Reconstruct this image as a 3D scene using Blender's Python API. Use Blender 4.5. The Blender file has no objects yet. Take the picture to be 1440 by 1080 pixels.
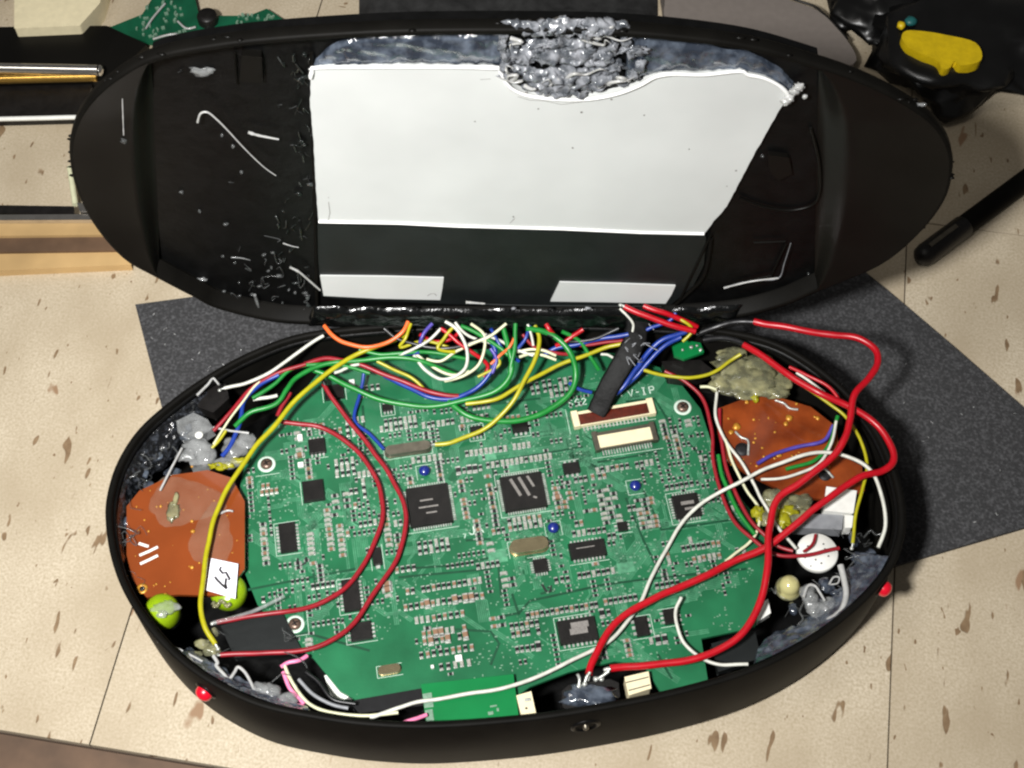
import bpy, math, random
from mathutils import Vector, Matrix, noise
random.seed(7)
R = math.radians
S = bpy.context.scene
COL = S.collection

# ------------------------------------------------------------------ camera
ELEV, DIST, FPX, TY = R(59.5), 0.66, 2100.0, 0.081
FW = Vector((0, math.cos(ELEV), -math.sin(ELEV)))
UP = Vector((0, math.sin(ELEV), math.cos(ELEV)))
RT = Vector((1, 0, 0))
CAM = Vector((0, TY, 0)) - DIST * FW
cd = bpy.data.cameras.new('camera')
cam = bpy.data.objects.new('camera', cd)
COL.objects.link(cam)
cam.location = CAM
cam.rotation_euler = (R(90) - ELEV, 0, 0)
cd.sensor_width = 36.0
cd.lens = FPX / 1440 * 36.0
cd.clip_start = 0.01
cd.clip_end = 20
S.camera = cam

# ------------------------------------------------------------------ world, lamps, exposure
w = bpy.data.worlds.new('World')
S.world = w
w.use_nodes = True
w.node_tree.nodes['Background'].inputs[0].default_value = (1.0, 0.97, 0.93, 1)
w.node_tree.nodes['Background'].inputs[1].default_value = 0.08


def area(name, loc, target, size, power, color, spread=math.pi):
    l = bpy.data.lights.new(name, 'AREA')
    l.shape = 'DISK'
    l.size = size
    l.energy = power
    l.color = color
    l.spread = spread
    o = bpy.data.objects.new(name, l)
    COL.objects.link(o)
    o.location = loc
    o.rotation_euler = (Vector(target) - Vector(loc)).to_track_quat('-Z', 'Y').to_euler()
    return o


area('flash_lamp', (-0.16, -0.30, 0.66), (-0.07, 0.06, 0.05), 0.06, 2.5, (1.0, 0.99, 0.97), R(92))
area('room_lamp', (-0.7, -0.2, 1.7), (0, 0, 0), 0.5, 4.0, (1.0, 0.95, 0.88))
S.view_settings.view_transform = 'Standard'
S.view_settings.look = 'None'
S.view_settings.exposure = 0.0
S.view_settings.gamma = 1.0
S.view_settings.use_curve_mapping = False
S.cycles.max_bounces = 6
S.cycles.transparent_max_bounces = 8
S.cycles.caustics_refractive = False
S.cycles.caustics_reflective = False
S.cycles.sample_clamp_indirect = 4.0
S.cycles.pixel_filter_type = 'BLACKMAN_HARRIS'
S.cycles.filter_width = 2.3


# ------------------------------------------------------------------ place helpers
def ray(px, py):
    return FW + (px - 720) / FPX * RT + (540 - py) / FPX * UP


def U(px, py, z=0.0):
    """point of the level plane at height z (metres)"""
    d = ray(px, py)
    return CAM + d * ((z - CAM.z) / d.z)


YL = U(700, 456, 0.052).y          # upright plane of the lid's rim


def L(px, py, dep=0.0):
    """point of the upright plane dep metres behind the lid's rim"""
    d = ray(px, py)
    return CAM + d * ((YL + dep - CAM.y) / d.y)


def catmull(pts, n=8, closed=False):
    out = []
    m = len(pts)
    rng = range(m) if closed else range(m - 1)
    for i in rng:
        if closed:
            p0, p1, p2, p3 = pts[(i - 1) % m], pts[i], pts[(i + 1) % m], pts[(i + 2) % m]
        else:
            p0, p1, p2, p3 = pts[max(i - 1, 0)], pts[i], pts[i + 1], pts[min(i + 2, m - 1)]
        for k in range(n):
            t = k / n
            out.append(0.5 * ((2 * p1) + (p2 - p0) * t + (2 * p0 - 5 * p1 + 4 * p2 - p3) * t * t + (3 * p1 - p0 - 3 * p2 + p3) * t ** 3))
    if not closed:
        out.append(pts[-1].copy())
    return out


def offset2(pts, d):
    """inset a closed 2-D outline (list of Vector, uses x,y) by d; sign found from the winding"""
    n = len(pts)
    A = sum(pts[i].x * pts[(i + 1) % n].y - pts[(i + 1) % n].x * pts[i].y for i in range(n))
    s = 1 if A > 0 else -1
    out = []
    for i in range(n):
        t = (pts[(i + 1) % n] - pts[i - 1])
        t = Vector((t.x, t.y)).normalized()
        nrm = Vector((-t.y, t.x)) * s
        out.append(Vector((pts[i].x + nrm.x * d, pts[i].y + nrm.y * d)))
    return out


# ------------------------------------------------------------------ materials
def lin(c):
    return tuple(((v / 255 + 0.055) / 1.055) ** 2.4 if v / 255 > 0.04045 else v / 255 / 12.92 for v in c)


def mat(name, rgb, rough=0.5, metal=0.0, var=0.12, scale=300.0, bump=0.0, bscale=600.0, trans=0.0, coat=0.0, spec=0.5, ior=1.5, alpha=1.0, rgb2=None, lo=0.45, hi=0.6, detail=3.0, sss=0.0):
    m = bpy.data.materials.new(name)
    m.use_nodes = True
    nt = m.node_tree
    b = nt.nodes['Principled BSDF']
    c = lin(rgb)
    tc = nt.nodes.new('ShaderNodeTexCoord')
    nz = nt.nodes.new('ShaderNodeTexNoise')
    nz.inputs['Scale'].default_value = scale
    nz.inputs['Detail'].default_value = detail
    nt.links.new(tc.outputs['Object'], nz.inputs['Vector'])
    cr = nt.nodes.new('ShaderNodeValToRGB')
    cr.color_ramp.elements[0].position = lo if rgb2 else 0.3
    cr.color_ramp.elements[1].position = hi if rgb2 else 0.7
    if rgb2:
        c2 = lin(rgb2)
        cr.color_ramp.elements[0].color = (*c, 1)
        cr.color_ramp.elements[1].color = (*c2, 1)
    else:
        cr.color_ramp.elements[0].color = (*[v * (1 - var) for v in c], 1)
        cr.color_ramp.elements[1].color = (*[min(1, v * (1 + var)) for v in c], 1)
    nt.links.new(nz.outputs['Fac'], cr.inputs['Fac'])
    nt.links.new(cr.outputs['Color'], b.inputs['Base Color'])
    b.inputs['Roughness'].default_value = rough
    b.inputs['Metallic'].default_value = metal
    b.inputs['Transmission Weight'].default_value = trans
    b.inputs['Coat Weight'].default_value = coat
    b.inputs['Specular IOR Level'].default_value = spec
    b.inputs['IOR'].default_value = ior
    b.inputs['Alpha'].default_value = alpha
    if sss:
        b.inputs['Subsurface Weight'].default_value = sss
        b.inputs['Subsurface Radius'].default_value = (0.002, 0.002, 0.001)
        b.inputs['Subsurface Scale'].default_value = 1.0
    if bump:
        n2 = nt.nodes.new('ShaderNodeTexNoise')
        n2.inputs['Scale'].default_value = bscale
        n2.inputs['Detail'].default_value = 4
        nt.links.new(tc.outputs['Object'], n2.inputs['Vector'])
        bp = nt.nodes.new('ShaderNodeBump')
        bp.inputs['Strength'].default_value = bump
        bp.inputs['Distance'].default_value = 0.001
        nt.links.new(n2.outputs['Fac'], bp.inputs['Height'])
        nt.links.new(bp.outputs['Normal'], b.inputs['Normal'])
    return m


def tile_material():
    m = bpy.data.materials.new('speckled vinyl')
    m.use_nodes = True
    nt = m.node_tree
    N, K = nt.nodes, nt.links
    b = N['Principled BSDF']
    tc = N.new('ShaderNodeTexCoord')
    oi = N.new('ShaderNodeObjectInfo')

    def mp(sc, off=0.0):
        v = N.new('ShaderNodeMapping')
        v.inputs['Scale'].default_value = sc
        a = N.new('ShaderNodeVectorMath')
        a.operation = 'ADD'
        mul = N.new('ShaderNodeVectorMath')
        mul.operation = 'SCALE'
        cx = N.new('ShaderNodeCombineXYZ')
        K.new(oi.outputs['Random'], cx.inputs[0])
        K.new(oi.outputs['Random'], cx.inputs[1])
        K.new(cx.outputs[0], mul.inputs[0])
        mul.inputs['Scale'].default_value = 3.0
        K.new(tc.outputs['Object'], a.inputs[0])
        K.new(mul.outputs[0], a.inputs[1])
        K.new(a.outputs[0], v.inputs['Vector'])
        v.inputs['Location'].default_value = (off, off * 1.7, 0)
        return v

    def nz(sc, scale, off, det=3, dist=0.0):
        t = N.new('ShaderNodeTexNoise')
        t.inputs['Scale'].default_value = scale
        t.inputs['Detail'].default_value = det
        t.inputs['Distortion'].default_value = dist
        K.new(mp(sc, off).outputs[0], t.inputs['Vector'])
        return t.outputs['Fac']

    def ramp(fac, p0, p1, c0=(0, 0, 0, 1), c1=(1, 1, 1, 1)):
        r = N.new('ShaderNodeValToRGB')
        r.color_ramp.elements[0].position = p0
        r.color_ramp.elements[1].position = p1
        r.color_ramp.elements[0].color = c0
        r.color_ramp.elements[1].color = c1
        K.new(fac, r.inputs['Fac'])
        return r.outputs['Color']

    def mix(f, a, c):
        x = N.new('ShaderNodeMix')
        x.data_type = 'RGBA'
        K.new(f, x.inputs[0])
        for s, v in ((6, a), (7, c)):
            if isinstance(v, tuple):
                x.inputs[s].default_value = (*v, 1)
            else:
                K.new(v, x.inputs[s])
        return x.outputs[2]

    base = mix(ramp(nz((1, 0.6, 1), 26, 0, 4), 0.35, 0.65), lin((180, 165, 142)), lin((206, 193, 171)))
    grain = mix(ramp(nz((1, 1, 1), 900, 3, 2), 0.3, 0.8), base, lin((168, 154, 128)))
    pit1 = ramp(nz((1, 0.30, 1), 150, 1.3, 2, 0.3), 0.672, 0.692)
    pit2 = ramp(nz((1, 0.42, 1), 300, 5.1, 2, 0.2), 0.70, 0.72)
    pit3 = ramp(nz((1, 0.35, 1), 62, 9.1, 3, 0.4), 0.675, 0.695)
    pc = mix(nz((1, 1, 1), 200, 4, 2), lin((92, 70, 50)), lin((158, 134, 104)))
    c = mix(pit3, grain, lin((148, 120, 94)))
    c = mix(pit2, c, pc)
    c = mix(pit1, c, pc)
    K.new(c, b.inputs['Base Color'])
    b.inputs['Roughness'].default_value = 0.42
    b.inputs['Specular IOR Level'].default_value = 0.35
    bp = N.new('ShaderNodeBump')
    bp.inputs['Strength'].default_value = 0.35
    bp.inputs['Distance'].default_value = 0.0006
    bp.invert = True
    K.new(pit1, bp.inputs['Height'])
    K.new(bp.outputs['Normal'], b.inputs['Normal'])
    return m


M = {}
M['tile'] = tile_material()
M['grout'] = mat('dark joint', (60, 48, 38), 0.9)
M['brownstrip'] = mat('brown wood strip', (92, 70, 52), 0.6, scale=60, var=0.3)
M['foam'] = mat('dark grey foam', (56, 56, 57), 0.95, rgb2=(92, 92, 94), lo=0.45, hi=0.8, scale=800, bump=0.5, bscale=900, spec=0.2)
M['black'] = mat('matte black plastic', (15, 14, 12), 0.55, var=0.25, scale=90, bump=0.06, bscale=2500, spec=0.07)
M['blackin'] = mat('inner black plastic', (10, 10, 10), 0.42, var=0.35, scale=160, bump=0.18, bscale=300, spec=0.16)
M['wing'] = mat('black lid plastic', (14, 13, 11), 0.4, var=0.3, scale=30, spec=0.16)
M['wing2'] = mat('painted glint tone', (40, 42, 42), 0.5, var=0.3)
M['wing3'] = mat('dark glue crumbs', (24, 28, 27), 0.14, scale=90, rgb2=(90, 94, 94), lo=0.5, hi=0.75, coat=0.6)
M['tape'] = mat('black tape', (24, 27, 27), 0.45, var=0.2, scale=70, bump=0.12, bscale=160, spec=0.3)
M['plate'] = mat('white sheet metal', (204, 206, 204), 0.4, var=0.06, scale=25, bump=0.12, bscale=40, spec=0.4)
M['platedge'] = mat('bright sheet edge', (245, 245, 243), 0.3, var=0.02)
M['pcb'] = mat('green solder mask', (32, 98, 64), 0.3, var=0.3, scale=45, bump=0.05, bscale=900, spec=0.5, detail=6)
M['pcb2'] = mat('bright green board', (12, 112, 58), 0.3, var=0.1, scale=60)
M['trace'] = mat('covered copper track', (78, 136, 104), 0.4, var=0.35, scale=400)
M['traced'] = mat('dark board gap', (14, 66, 42), 0.4, var=0.2, scale=220)
M['silk'] = mat('white board print', (196, 214, 200), 0.6, var=0.1)
M['via'] = mat('tinned pad', (124, 156, 134), 0.35, 0.2, var=0.2, scale=900)
M['tin'] = mat('solder', (184, 186, 180), 0.32, 0.4, var=0.4, scale=700)
M['chip'] = mat('chip epoxy', (21, 19, 18), 0.4, var=0.4, scale=300, bump=0.15, bscale=2000, spec=0.35)
M['chipprint'] = mat('grey chip print', (120, 116, 112), 0.6, var=0.3, scale=2500)
M['res'] = mat('black resistor', (26, 26, 28), 0.35, var=0.3, scale=800)
M['capb'] = mat('tan capacitor', (128, 98, 76), 0.45, var=0.25, scale=600)
M['capg'] = mat('grey capacitor', (150, 150, 140), 0.45, var=0.25, scale=600)
M['screwm'] = mat('rusty screw', (112, 92, 80), 0.35, 0.5, var=0.4, scale=900)
M['bluecap'] = mat('blue lacquer', (22, 38, 118), 0.28, var=0.2, coat=0.5)
M['can'] = mat('crystal can', (176, 162, 128), 0.26, 0.85, var=0.12)
M['candark'] = mat('dull steel can', (110, 104, 92), 0.35, 0.8, var=0.2)
M['cream'] = mat('cream plastic', (226, 214, 178), 0.45, var=0.06)
M['brownconn'] = mat('brown connector', (82, 28, 16), 0.3, var=0.3, scale=400)
M['white'] = mat('white plastic', (228, 228, 222), 0.4, var=0.05)
M['paper'] = mat('white paper', (232, 230, 238), 0.8, var=0.03)
M['ink'] = mat('black ink', (16, 15, 18), 0.6)
M['phenol'] = mat('brown phenolic board', (126, 60, 26), 0.2, var=0.12, scale=50, rgb2=None, coat=0.5, bump=0.06, bscale=120)
M['phenol2'] = mat('dark red phenolic', (104, 44, 18), 0.2, scale=70, rgb2=(142, 66, 28), lo=0.4, hi=0.65, detail=6, coat=0.3)
M['film'] = mat('painted haze film', (170, 150, 130), 0.22, var=0.3, scale=120, bump=0.3, bscale=200, alpha=0.16, coat=0.6)
M['gold'] = mat('old flux', (196, 140, 50), 0.35, 0.3, var=0.3, scale=800)
M['lime'] = mat('lime rubber', (134, 164, 20), 0.22, var=0.1, scale=200, sss=0.25, coat=0.3)
M['glue'] = mat('clear hot glue', (168, 170, 170), 0.1, var=0.3, bump=0.3, bscale=260, alpha=0.32, coat=0.8)
M['glueb'] = mat('bluish smeared glue', (44, 50, 60), 0.14, scale=190, bump=0.5, bscale=330, coat=1.0, rgb2=(104, 113, 126), lo=0.42, hi=0.8, detail=5)
M['gluek'] = mat('black glossy glue', (11, 12, 12), 0.2, var=0.4, bump=0.5, bscale=300, coat=0.25, spec=0.2)
M['glueg'] = mat('silvery lumpy glue', (88, 92, 98), 0.22, scale=300, rgb2=(176, 178, 184), lo=0.4, hi=0.75, bump=0.3, bscale=500, coat=0.5, alpha=0.78, detail=4)
M['gluek2'] = mat('dark smeared glue', (17, 18, 20), 0.16, scale=500, rgb2=(74, 78, 86), lo=0.5, hi=0.8, bump=0.7, bscale=420, coat=0.6, detail=6)
M['gluey'] = mat('yellowed glue', (104, 104, 82), 0.16, scale=200, rgb2=(168, 164, 122), lo=0.4, hi=0.72, bump=0.5, bscale=360, coat=0.7, alpha=0.72)
M['olive'] = mat('olive residue', (150, 146, 24), 0.3, var=0.3, scale=500, alpha=0.85)
M['glued'] = mat('dull glue crumbs', (96, 98, 98), 0.15, var=0.5, scale=300, coat=0.8, alpha=0.4)
M['gluew'] = mat('white glue string', (170, 170, 168), 0.25, var=0.12, sss=0.1, coat=0.4)
M['red'] = mat('red insulation', (172, 10, 26), 0.34, var=0.08)
M['dred'] = mat('dull red insulation', (140, 22, 34), 0.4, var=0.12)
M['yellow'] = mat('yellow insulation', (166, 160, 22), 0.34, var=0.1)
M['green'] = mat('green insulation', (22, 122, 46), 0.36, var=0.12)
M['blue'] = mat('blue insulation', (24, 54, 140), 0.34, var=0.15)
M['purple'] = mat('violet insulation', (72, 62, 150), 0.36, var=0.15)
M['orange'] = mat('orange insulation', (226, 104, 48), 0.36, var=0.1)
M['wwhite'] = mat('white insulation', (200, 200, 190), 0.45, var=0.15)
M['cwire'] = mat('cream insulation', (206, 206, 172), 0.38, var=0.08)
M['pink'] = mat('pink insulation', (232, 130, 170), 0.36, var=0.1)
M['blackw'] = mat('black insulation', (20, 20, 22), 0.34, var=0.2)
M['grey'] = mat('grey insulation', (130, 132, 136), 0.4, var=0.15)
M['redbtn'] = mat('red button plastic', (214, 14, 40), 0.28, var=0.06, coat=0.3)
M['chrome'] = mat('nickel plate', (214, 210, 204), 0.16, 0.95, var=0.1)
M['brass'] = mat('brass', (206, 164, 84), 0.22, 0.9, var=0.12)
M['greycase'] = mat('warm grey plastic', (122, 114, 108), 0.6, var=0.05)
M['cloth'] = mat('dark grey cloth', (46, 46, 46), 0.95, var=0.35, scale=160, bump=0.6, bscale=1500, spec=0.15)
M['bag'] = mat('black plastic film', (9, 9, 9), 0.35, var=0.4, scale=60, bump=0.4, bscale=60)
M['yel'] = mat('yellow plastic', (206, 176, 14), 0.45, var=0.1, scale=200, bump=0.3, bscale=300)
M['pcb3'] = mat('scrap green board', (14, 80, 54), 0.35, var=0.3, scale=90)
M['black2'] = mat('black tape film', (13, 13, 13), 0.6, var=0.3, scale=200, bump=0.5, bscale=260, spec=0.2)
M['teal'] = mat('teal plastic', (28, 92, 92), 0.45, var=0.15)
M['wood'] = mat('pale pine', (184, 152, 104), 0.5, var=0.18, scale=40)
M['led'] = mat('pale yellow lens', (222, 214, 150), 0.12, var=0.06, trans=0.35, coat=0.4)


# ------------------------------------------------------------------ mesh helpers
class MB:
    def __init__(s):
        s.v, s.f, s.m, s.sm = [], [], [], []

    def add(s, vs, fs, mi=0, smooth=False):
        o = len(s.v)
        s.v += [Vector(v) for v in vs]
        for f in fs:
            s.f.append(tuple(i + o for i in f))
            s.m.append(mi)
            s.sm.append(smooth)

    def box(s, c, d, rz=0.0, mi=0, top=1.0):
        ca, sa = math.cos(rz), math.sin(rz)
        vs = []
        for z in (-0.5, 0.5):
            k = top if z > 0 else 1.0
            for x, y in ((-0.5, -0.5), (0.5, -0.5), (0.5, 0.5), (-0.5, 0.5)):
                X, Y = x * d[0] * k, y * d[1] * k
                vs.append((c[0] + X * ca - Y * sa, c[1] + X * sa + Y * ca, c[2] + z * d[2]))
        s.add(vs, [(3, 2, 1, 0), (4, 5, 6, 7), (0, 1, 5, 4), (1, 2, 6, 5), (2, 3, 7, 6), (3, 0, 4, 7)], mi)

    def prism(s, low, high, mi=0, smooth_side=False):
        n = len(low)
        s.add(list(low) + list(high), [tuple(range(n))[::-1], tuple(range(n, 2 * n))], mi)
        s.add(list(low) + list(high), [(i, (i + 1) % n, n + (i + 1) % n, n + i) for i in range(n)], mi, smooth_side)

    def tube(s, pts, r, seg=8, mi=0, cap=True):
        n = len(pts)
        vs, fs = [], []
        ref = Vector((0.13, 0.21, 0.97))
        rr = r if callable(r) else (lambda t: r)
        for i, p in enumerate(pts):
            t = (pts[min(i + 1, n - 1)] - pts[max(i - 1, 0)])
            if t.length < 1e-9:
                t = Vector((1, 0, 0))
            t.normalize()
            a = t.cross(ref)
            if a.length < 1e-3:
                a = t.cross(Vector((1, 0, 0)))
            a.normalize()
            b = t.cross(a).normalized()
            q = rr(i / max(1, n - 1))
            for k in range(seg):
                an = 2 * math.pi * k / seg
                vs.append(p + a * (q * math.cos(an)) + b * (q * math.sin(an)))
        for i in range(n - 1):
            for k in range(seg):
                k2 = (k + 1) % seg
                fs.append((i * seg + k, i * seg + k2, (i + 1) * seg + k2, (i + 1) * seg + k))
        s.add(vs, fs, mi, True)
        if cap:
            s.add(vs[:seg], [tuple(range(seg))[::-1]], mi)
            s.add(vs[-seg:], [tuple(range(seg))], mi)

    def lathe(s, c, prof, seg=20, mi=0, axis=Vector((0, 0, 1)), smooth=True, sx=1.0, sy=1.0):
        q = Vector((0, 0, 1)).rotation_difference(axis)
        vs, fs = [], []
        c = Vector(c)
        for r, z in prof:
            for k in range(seg):
                a = 2 * math.pi * k / seg
                vs.append(c + q @ Vector((r * math.cos(a) * sx, r * math.sin(a) * sy, z)))
        n = len(prof)
        for i in range(n - 1):
            for k in range(seg):
                k2 = (k + 1) % seg
                fs.append((i * seg + k, i * seg + k2, (i + 1) * seg + k2, (i + 1) * seg + k))
        s.add(vs, fs, mi, smooth)
        s.add(vs[:seg], [tuple(range(seg))[::-1]], mi)
        s.add(vs[-seg:], [tuple(range(seg))], mi)

    def ribbon(s, pts, wd, up=Vector((0, 0, 1)), mi=0, th=0.0):
        """a flat stroke of width wd following pts (a flat print or a thin track)"""
        n = len(pts)
        a, b = [], []
        for i, p in enumerate(pts):
            t = (pts[min(i + 1, n - 1)] - pts[max(i - 1, 0)]).normalized()
            sd = up.cross(t).normalized() * (wd / 2)
            a.append(p + sd)
            b.append(p - sd)
        vs = a + b
        s.add(vs, [(i, n + i, n + i + 1, i + 1) for i in range(n - 1)], mi)

    def blob(s, c, d, seed=0, amp=0.35, freq=2.0, sub=2, mi=0, rz=0.0):
        import bmesh
        bm = bmesh.new()
        bmesh.ops.create_icosphere(bm, subdivisions=sub, radius=1.0)
        bm.verts.ensure_lookup_table()
        off = Vector((seed * 3.17, seed * 1.31, seed * 7.7))
        ca, sa = math.cos(rz), math.sin(rz)
        vs = []
        for v in bm.verts:
            k = 1 + amp * noise.noise(v.co * freq + off) + amp * 0.5 * noise.noise(v.co * freq * 2.6 + off)
            x, y, z = v.co.x * k * d[0], v.co.y * k * d[1], v.co.z * k * d[2]
            vs.append((c[0] + x * ca - y * sa, c[1] + x * sa + y * ca, c[2] + z))
        fs = [tuple(v.index for v in f.verts) for f in bm.faces]
        bm.free()
        s.add(vs, fs, mi, True)

    def mesh(s, name, mats, off=Vector((0, 0, 0))):
        me = bpy.data.meshes.new(name)
        me.from_pydata([v - off for v in s.v], [], s.f)
        for m in (mats if isinstance(mats, (list, tuple)) else [mats]):
            me.materials.append(M[m] if isinstance(m, str) else m)
        me.polygons.foreach_set('material_index', s.m)
        me.polygons.foreach_set('use_smooth', s.sm)
        me.update()
        return me

    def build(s, name, mats, parent=None, loc=None):
        off = wl(parent) if parent else (loc or Vector((0, 0, 0)))
        o = bpy.data.objects.new(name, s.mesh(name, mats, off))
        COL.objects.link(o)
        if parent:
            o.parent = parent
        elif loc:
            o.location = loc
        return o


def wl(o):
    p = Vector((0, 0, 0))
    while o:
        p = p + o.location
        o = o.parent
    return p


def tag(o, label=None, cat=None, group=None, kind=None):
    if label: o['label'] = label
    if cat: o['category'] = cat
    if group: o['group'] = group
    if kind: o['kind'] = kind
    return o


def thing(name, label, cat, loc, group=None):
    o = bpy.data.objects.new(name, None)
    COL.objects.link(o)
    o.location = loc
    o.empty_display_size = 0.01
    return tag(o, label, cat, group)


def inst(me, name, parent, p, rz=0.0):
    o = bpy.data.objects.new(name, me)
    COL.objects.link(o)
    o.parent = parent
    o.location = Vector(p) - wl(parent)
    o.rotation_euler = (0, 0, rz)
    return o


def bevel(o, wd=0.0004, seg=2, ang=40):
    b = o.modifiers.new('bevel', 'BEVEL')
    b.width = wd
    b.segments = seg
    b.limit_method = 'ANGLE'
    b.angle_limit = R(ang)
    for p in o.data.polygons:
        p.use_smooth = True
    wn = o.modifiers.new('wn', 'WEIGHTED_NORMAL')
    wn.keep_sharp = True
    return o


def slab(name, px, z0, z1, mats, parent=None, loc=None, bev=0.0, smooth=0, ref=None):
    """prism standing between heights z0 and z1; outline px read at height ref (default z1)"""
    zr = z1 if ref is None else ref
    pts = [U(x, y, zr) for x, y in px]
    if smooth:
        pts = catmull(pts, smooth, True)
    A = sum(pts[i].x * pts[(i + 1) % len(pts)].y - pts[(i + 1) % len(pts)].x * pts[i].y for i in range(len(pts)))
    if A < 0: pts.reverse()
    m = MB()
    m.prism([Vector((p.x, p.y, z0)) for p in pts], [Vector((p.x, p.y, z1)) for p in pts], smooth_side=bool(smooth))
    o = m.build(name, mats, parent, loc)
    if bev: bevel(o, bev)
    return o


# ================================================================== THE SETTING
fl = MB()
fl.box((0, 0.1, -0.0045), (3.2, 3.2, 0.003))
floor = tag(fl.build('floor', 'grout'), kind='structure')
TA = R(-9.3)
TX, TYV = Vector((math.cos(TA), math.sin(TA), 0)), Vector((-math.sin(TA), math.cos(TA), 0))
T0 = Vector((-0.1635, -0.0812, 0))
tm = MB()
tm.box((0, 0, -0.0015), (0.3044, 0.3044, 0.003))
tme = tm.mesh('tile', 'tile')
spin = {(-1, 0): 0, (0, 0): 2, (1, 0): 2, (-1, 1): 0, (0, 1): 1, (1, 1): 2}
for i in range(-3, 3):
    for j in range(0, 4):
        o = inst(tme, 'tile', floor, T0 + TX * (0.305 * (i + 0.5)) + TYV * (0.305 * (j + 0.5)), TA + math.pi / 2 * spin.get((i, j), (i * 3 + j * 5) % 4) + R(0))
for i in range(-2, 3):
    pm = MB()
    pm.box((0, 0, -0.0016), (0.6, 0.09, 0.0026))
    if i == -2: pme = pm.mesh('threshold_plank', 'brownstrip')
    inst(pme, 'threshold_plank', floor, T0 + TX * (0.6008 * (i + 0.25)) - TYV * 0.0462, TA)

# foam mat
mat_px = [(190, 428), (228, 575), (262, 700), (300, 840), (700, 905), (1200, 812), (1270, 792), (1345, 770), (1440, 742), (1530, 716), (1500, 625), (1345, 490), (1245, 405), (1130, 310), (700, 360)]
o = slab('foam_mat', mat_px, 0.0, 0.002, 'foam', loc=U(700, 600, 0))
tag(o, 'dark grey speckled foam mat lying under the opened case', 'mat')
bevel(o, 0.0006)

# ================================================================== BASE SHELL
H0, H1 = 0.0021, 0.051
rim_px = [(148, 735), (150, 695), (165, 648), (195, 602), (240, 562), (290, 527), (350, 494), (430, 466), (560, 452), (700, 447), (850, 449), (980, 456), (1070, 471), (1130, 498), (1190, 545), (1235, 600), (1262, 660), (1274, 715), (1271, 760), (1254, 802), (1215, 848), (1150, 899), (1060, 945), (940, 980), (800, 1006), (700, 1018), (600, 1024), (520, 1021), (450, 1012), (365, 994), (300, 964), (250, 929), (208, 885), (175, 835), (156, 785)]
rim = catmull([U(x, y, H1) for x, y in rim_px], 5, True)
rim.reverse()
rim2 = [Vector((p.x, p.y)) for p in rim]
A = sum(rim2[i].x * rim2[(i + 1) % len(rim2)].y - rim2[(i + 1) % len(rim2)].x * rim2[i].y for i in range(len(rim2)))
if A < 0: rim2.reverse()
BC = Vector((-0.003, -0.004, 0.0))
base = thing('plastic_case', 'oval black plastic case half on the mat, full of boards and wires', 'case', BC)


def rings(prof, mi=0):
    """sweep (inset, z) pairs round the rim outline"""
    m = MB()
    vs, fs = [], []
    n = len(rim2)
    for d, z in prof:
        vs += [Vector((p.x, p.y, z)) for p in offset2(rim2, d)]
    for i in range(len(prof) - 1):
        for k in range(n):
            k2 = (k + 1) % n
            fs.append((i * n + k, i * n + k2, (i + 1) * n + k2, (i + 1) * n + k))
    m.add(vs, fs, mi, True)
    return m


wall = rings([(0.0045, H0), (0.0012, H0 + 0.0012), (0.0002, H0 + 0.005), (0.0, H0 + 0.02), (0.0, H1 - 0.0007), (0.0004, H1 - 0.0001), (0.0012, H1), (0.0022, H1 - 0.0001), (0.0026, H1 - 0.0008), (0.0028, H0 + 0.004), (0.0045, H0 + 0.0026)])
wall.build('wall', 'black', base)
bot = MB()
inner = offset2(rim2, 0.004)
bot.prism([Vector((p.x, p.y, H0 + 0.0002)) for p in inner], [Vector((p.x, p.y, H0 + 0.0026)) for p in inner])
bot.build('bottom', 'blackin', base)
lip = rings([(0.0028, 0.0462), (0.0034, 0.0465), (0.0035, 0.0480), (0.0028, 0.0484)])
lip.build('inner_lip', 'blackin', base)


def rim_normal(p):
    i = min(range(len(rim2)), key=lambda k: (rim2[k] - Vector((p.x, p.y))).length)
    t = (rim2[(i + 1) % len(rim2)] - rim2[i - 1]).normalized()
    return Vector((rim2[i].x, rim2[i].y, 0)), Vector((t.y, -t.x, 0))


def wall_button(px, py, z, r, name, label):
    q, n = rim_normal(U(px, py, z))
    c = Vector((q.x, q.y, z))
    m = MB()
    m.lathe(c - n * 0.001, [(r * 1.0, 0), (r, 0.0018), (r * 0.94, 0.0030), (r * 0.75, 0.0040), (r * 0.4, 0.0046), (r * 0.05, 0.0048)], 20, 0, n)
    o = m.build(name, 'redbtn', base)
    o['label'] = label
    m = MB()
    m.lathe(c - n * 0.0002, [(r * 1.35, 0), (r * 1.35, 0.0005), (r * 1.1, 0.0008)], 20, 0, n)
    m.build('button_collar', 'blackin', base)


wall_button(279, 990, 0.035, 0.0034, 'side_button', 'red push button on the front wall')
wall_button(1250, 826, 0.041, 0.0032, 'side_button', 'red push button at the end of the wall')
# power socket in the front wall
q, n = rim_normal(U(832, 1024, 0.034))
m = MB()
m.lathe(Vector((q.x, q.y, 0.036)) - n * 0.001, [(0.0056, 0), (0.0056, 0.0014), (0.0048, 0.0018), (0.0042, 0.0016), (0.0040, 0.0004), (0.0005, 0.0003)], 24, 0, n)
m.build('power_socket', 'blackin', base)
m = MB()
m.lathe(Vector((q.x, q.y, 0.036)) - n * 0.0008, [(0.0011, 0), (0.0011, 0.0022), (0.0004, 0.0026)], 12, 0, n)
m.build('socket_pin', 'candark', base)

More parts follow.
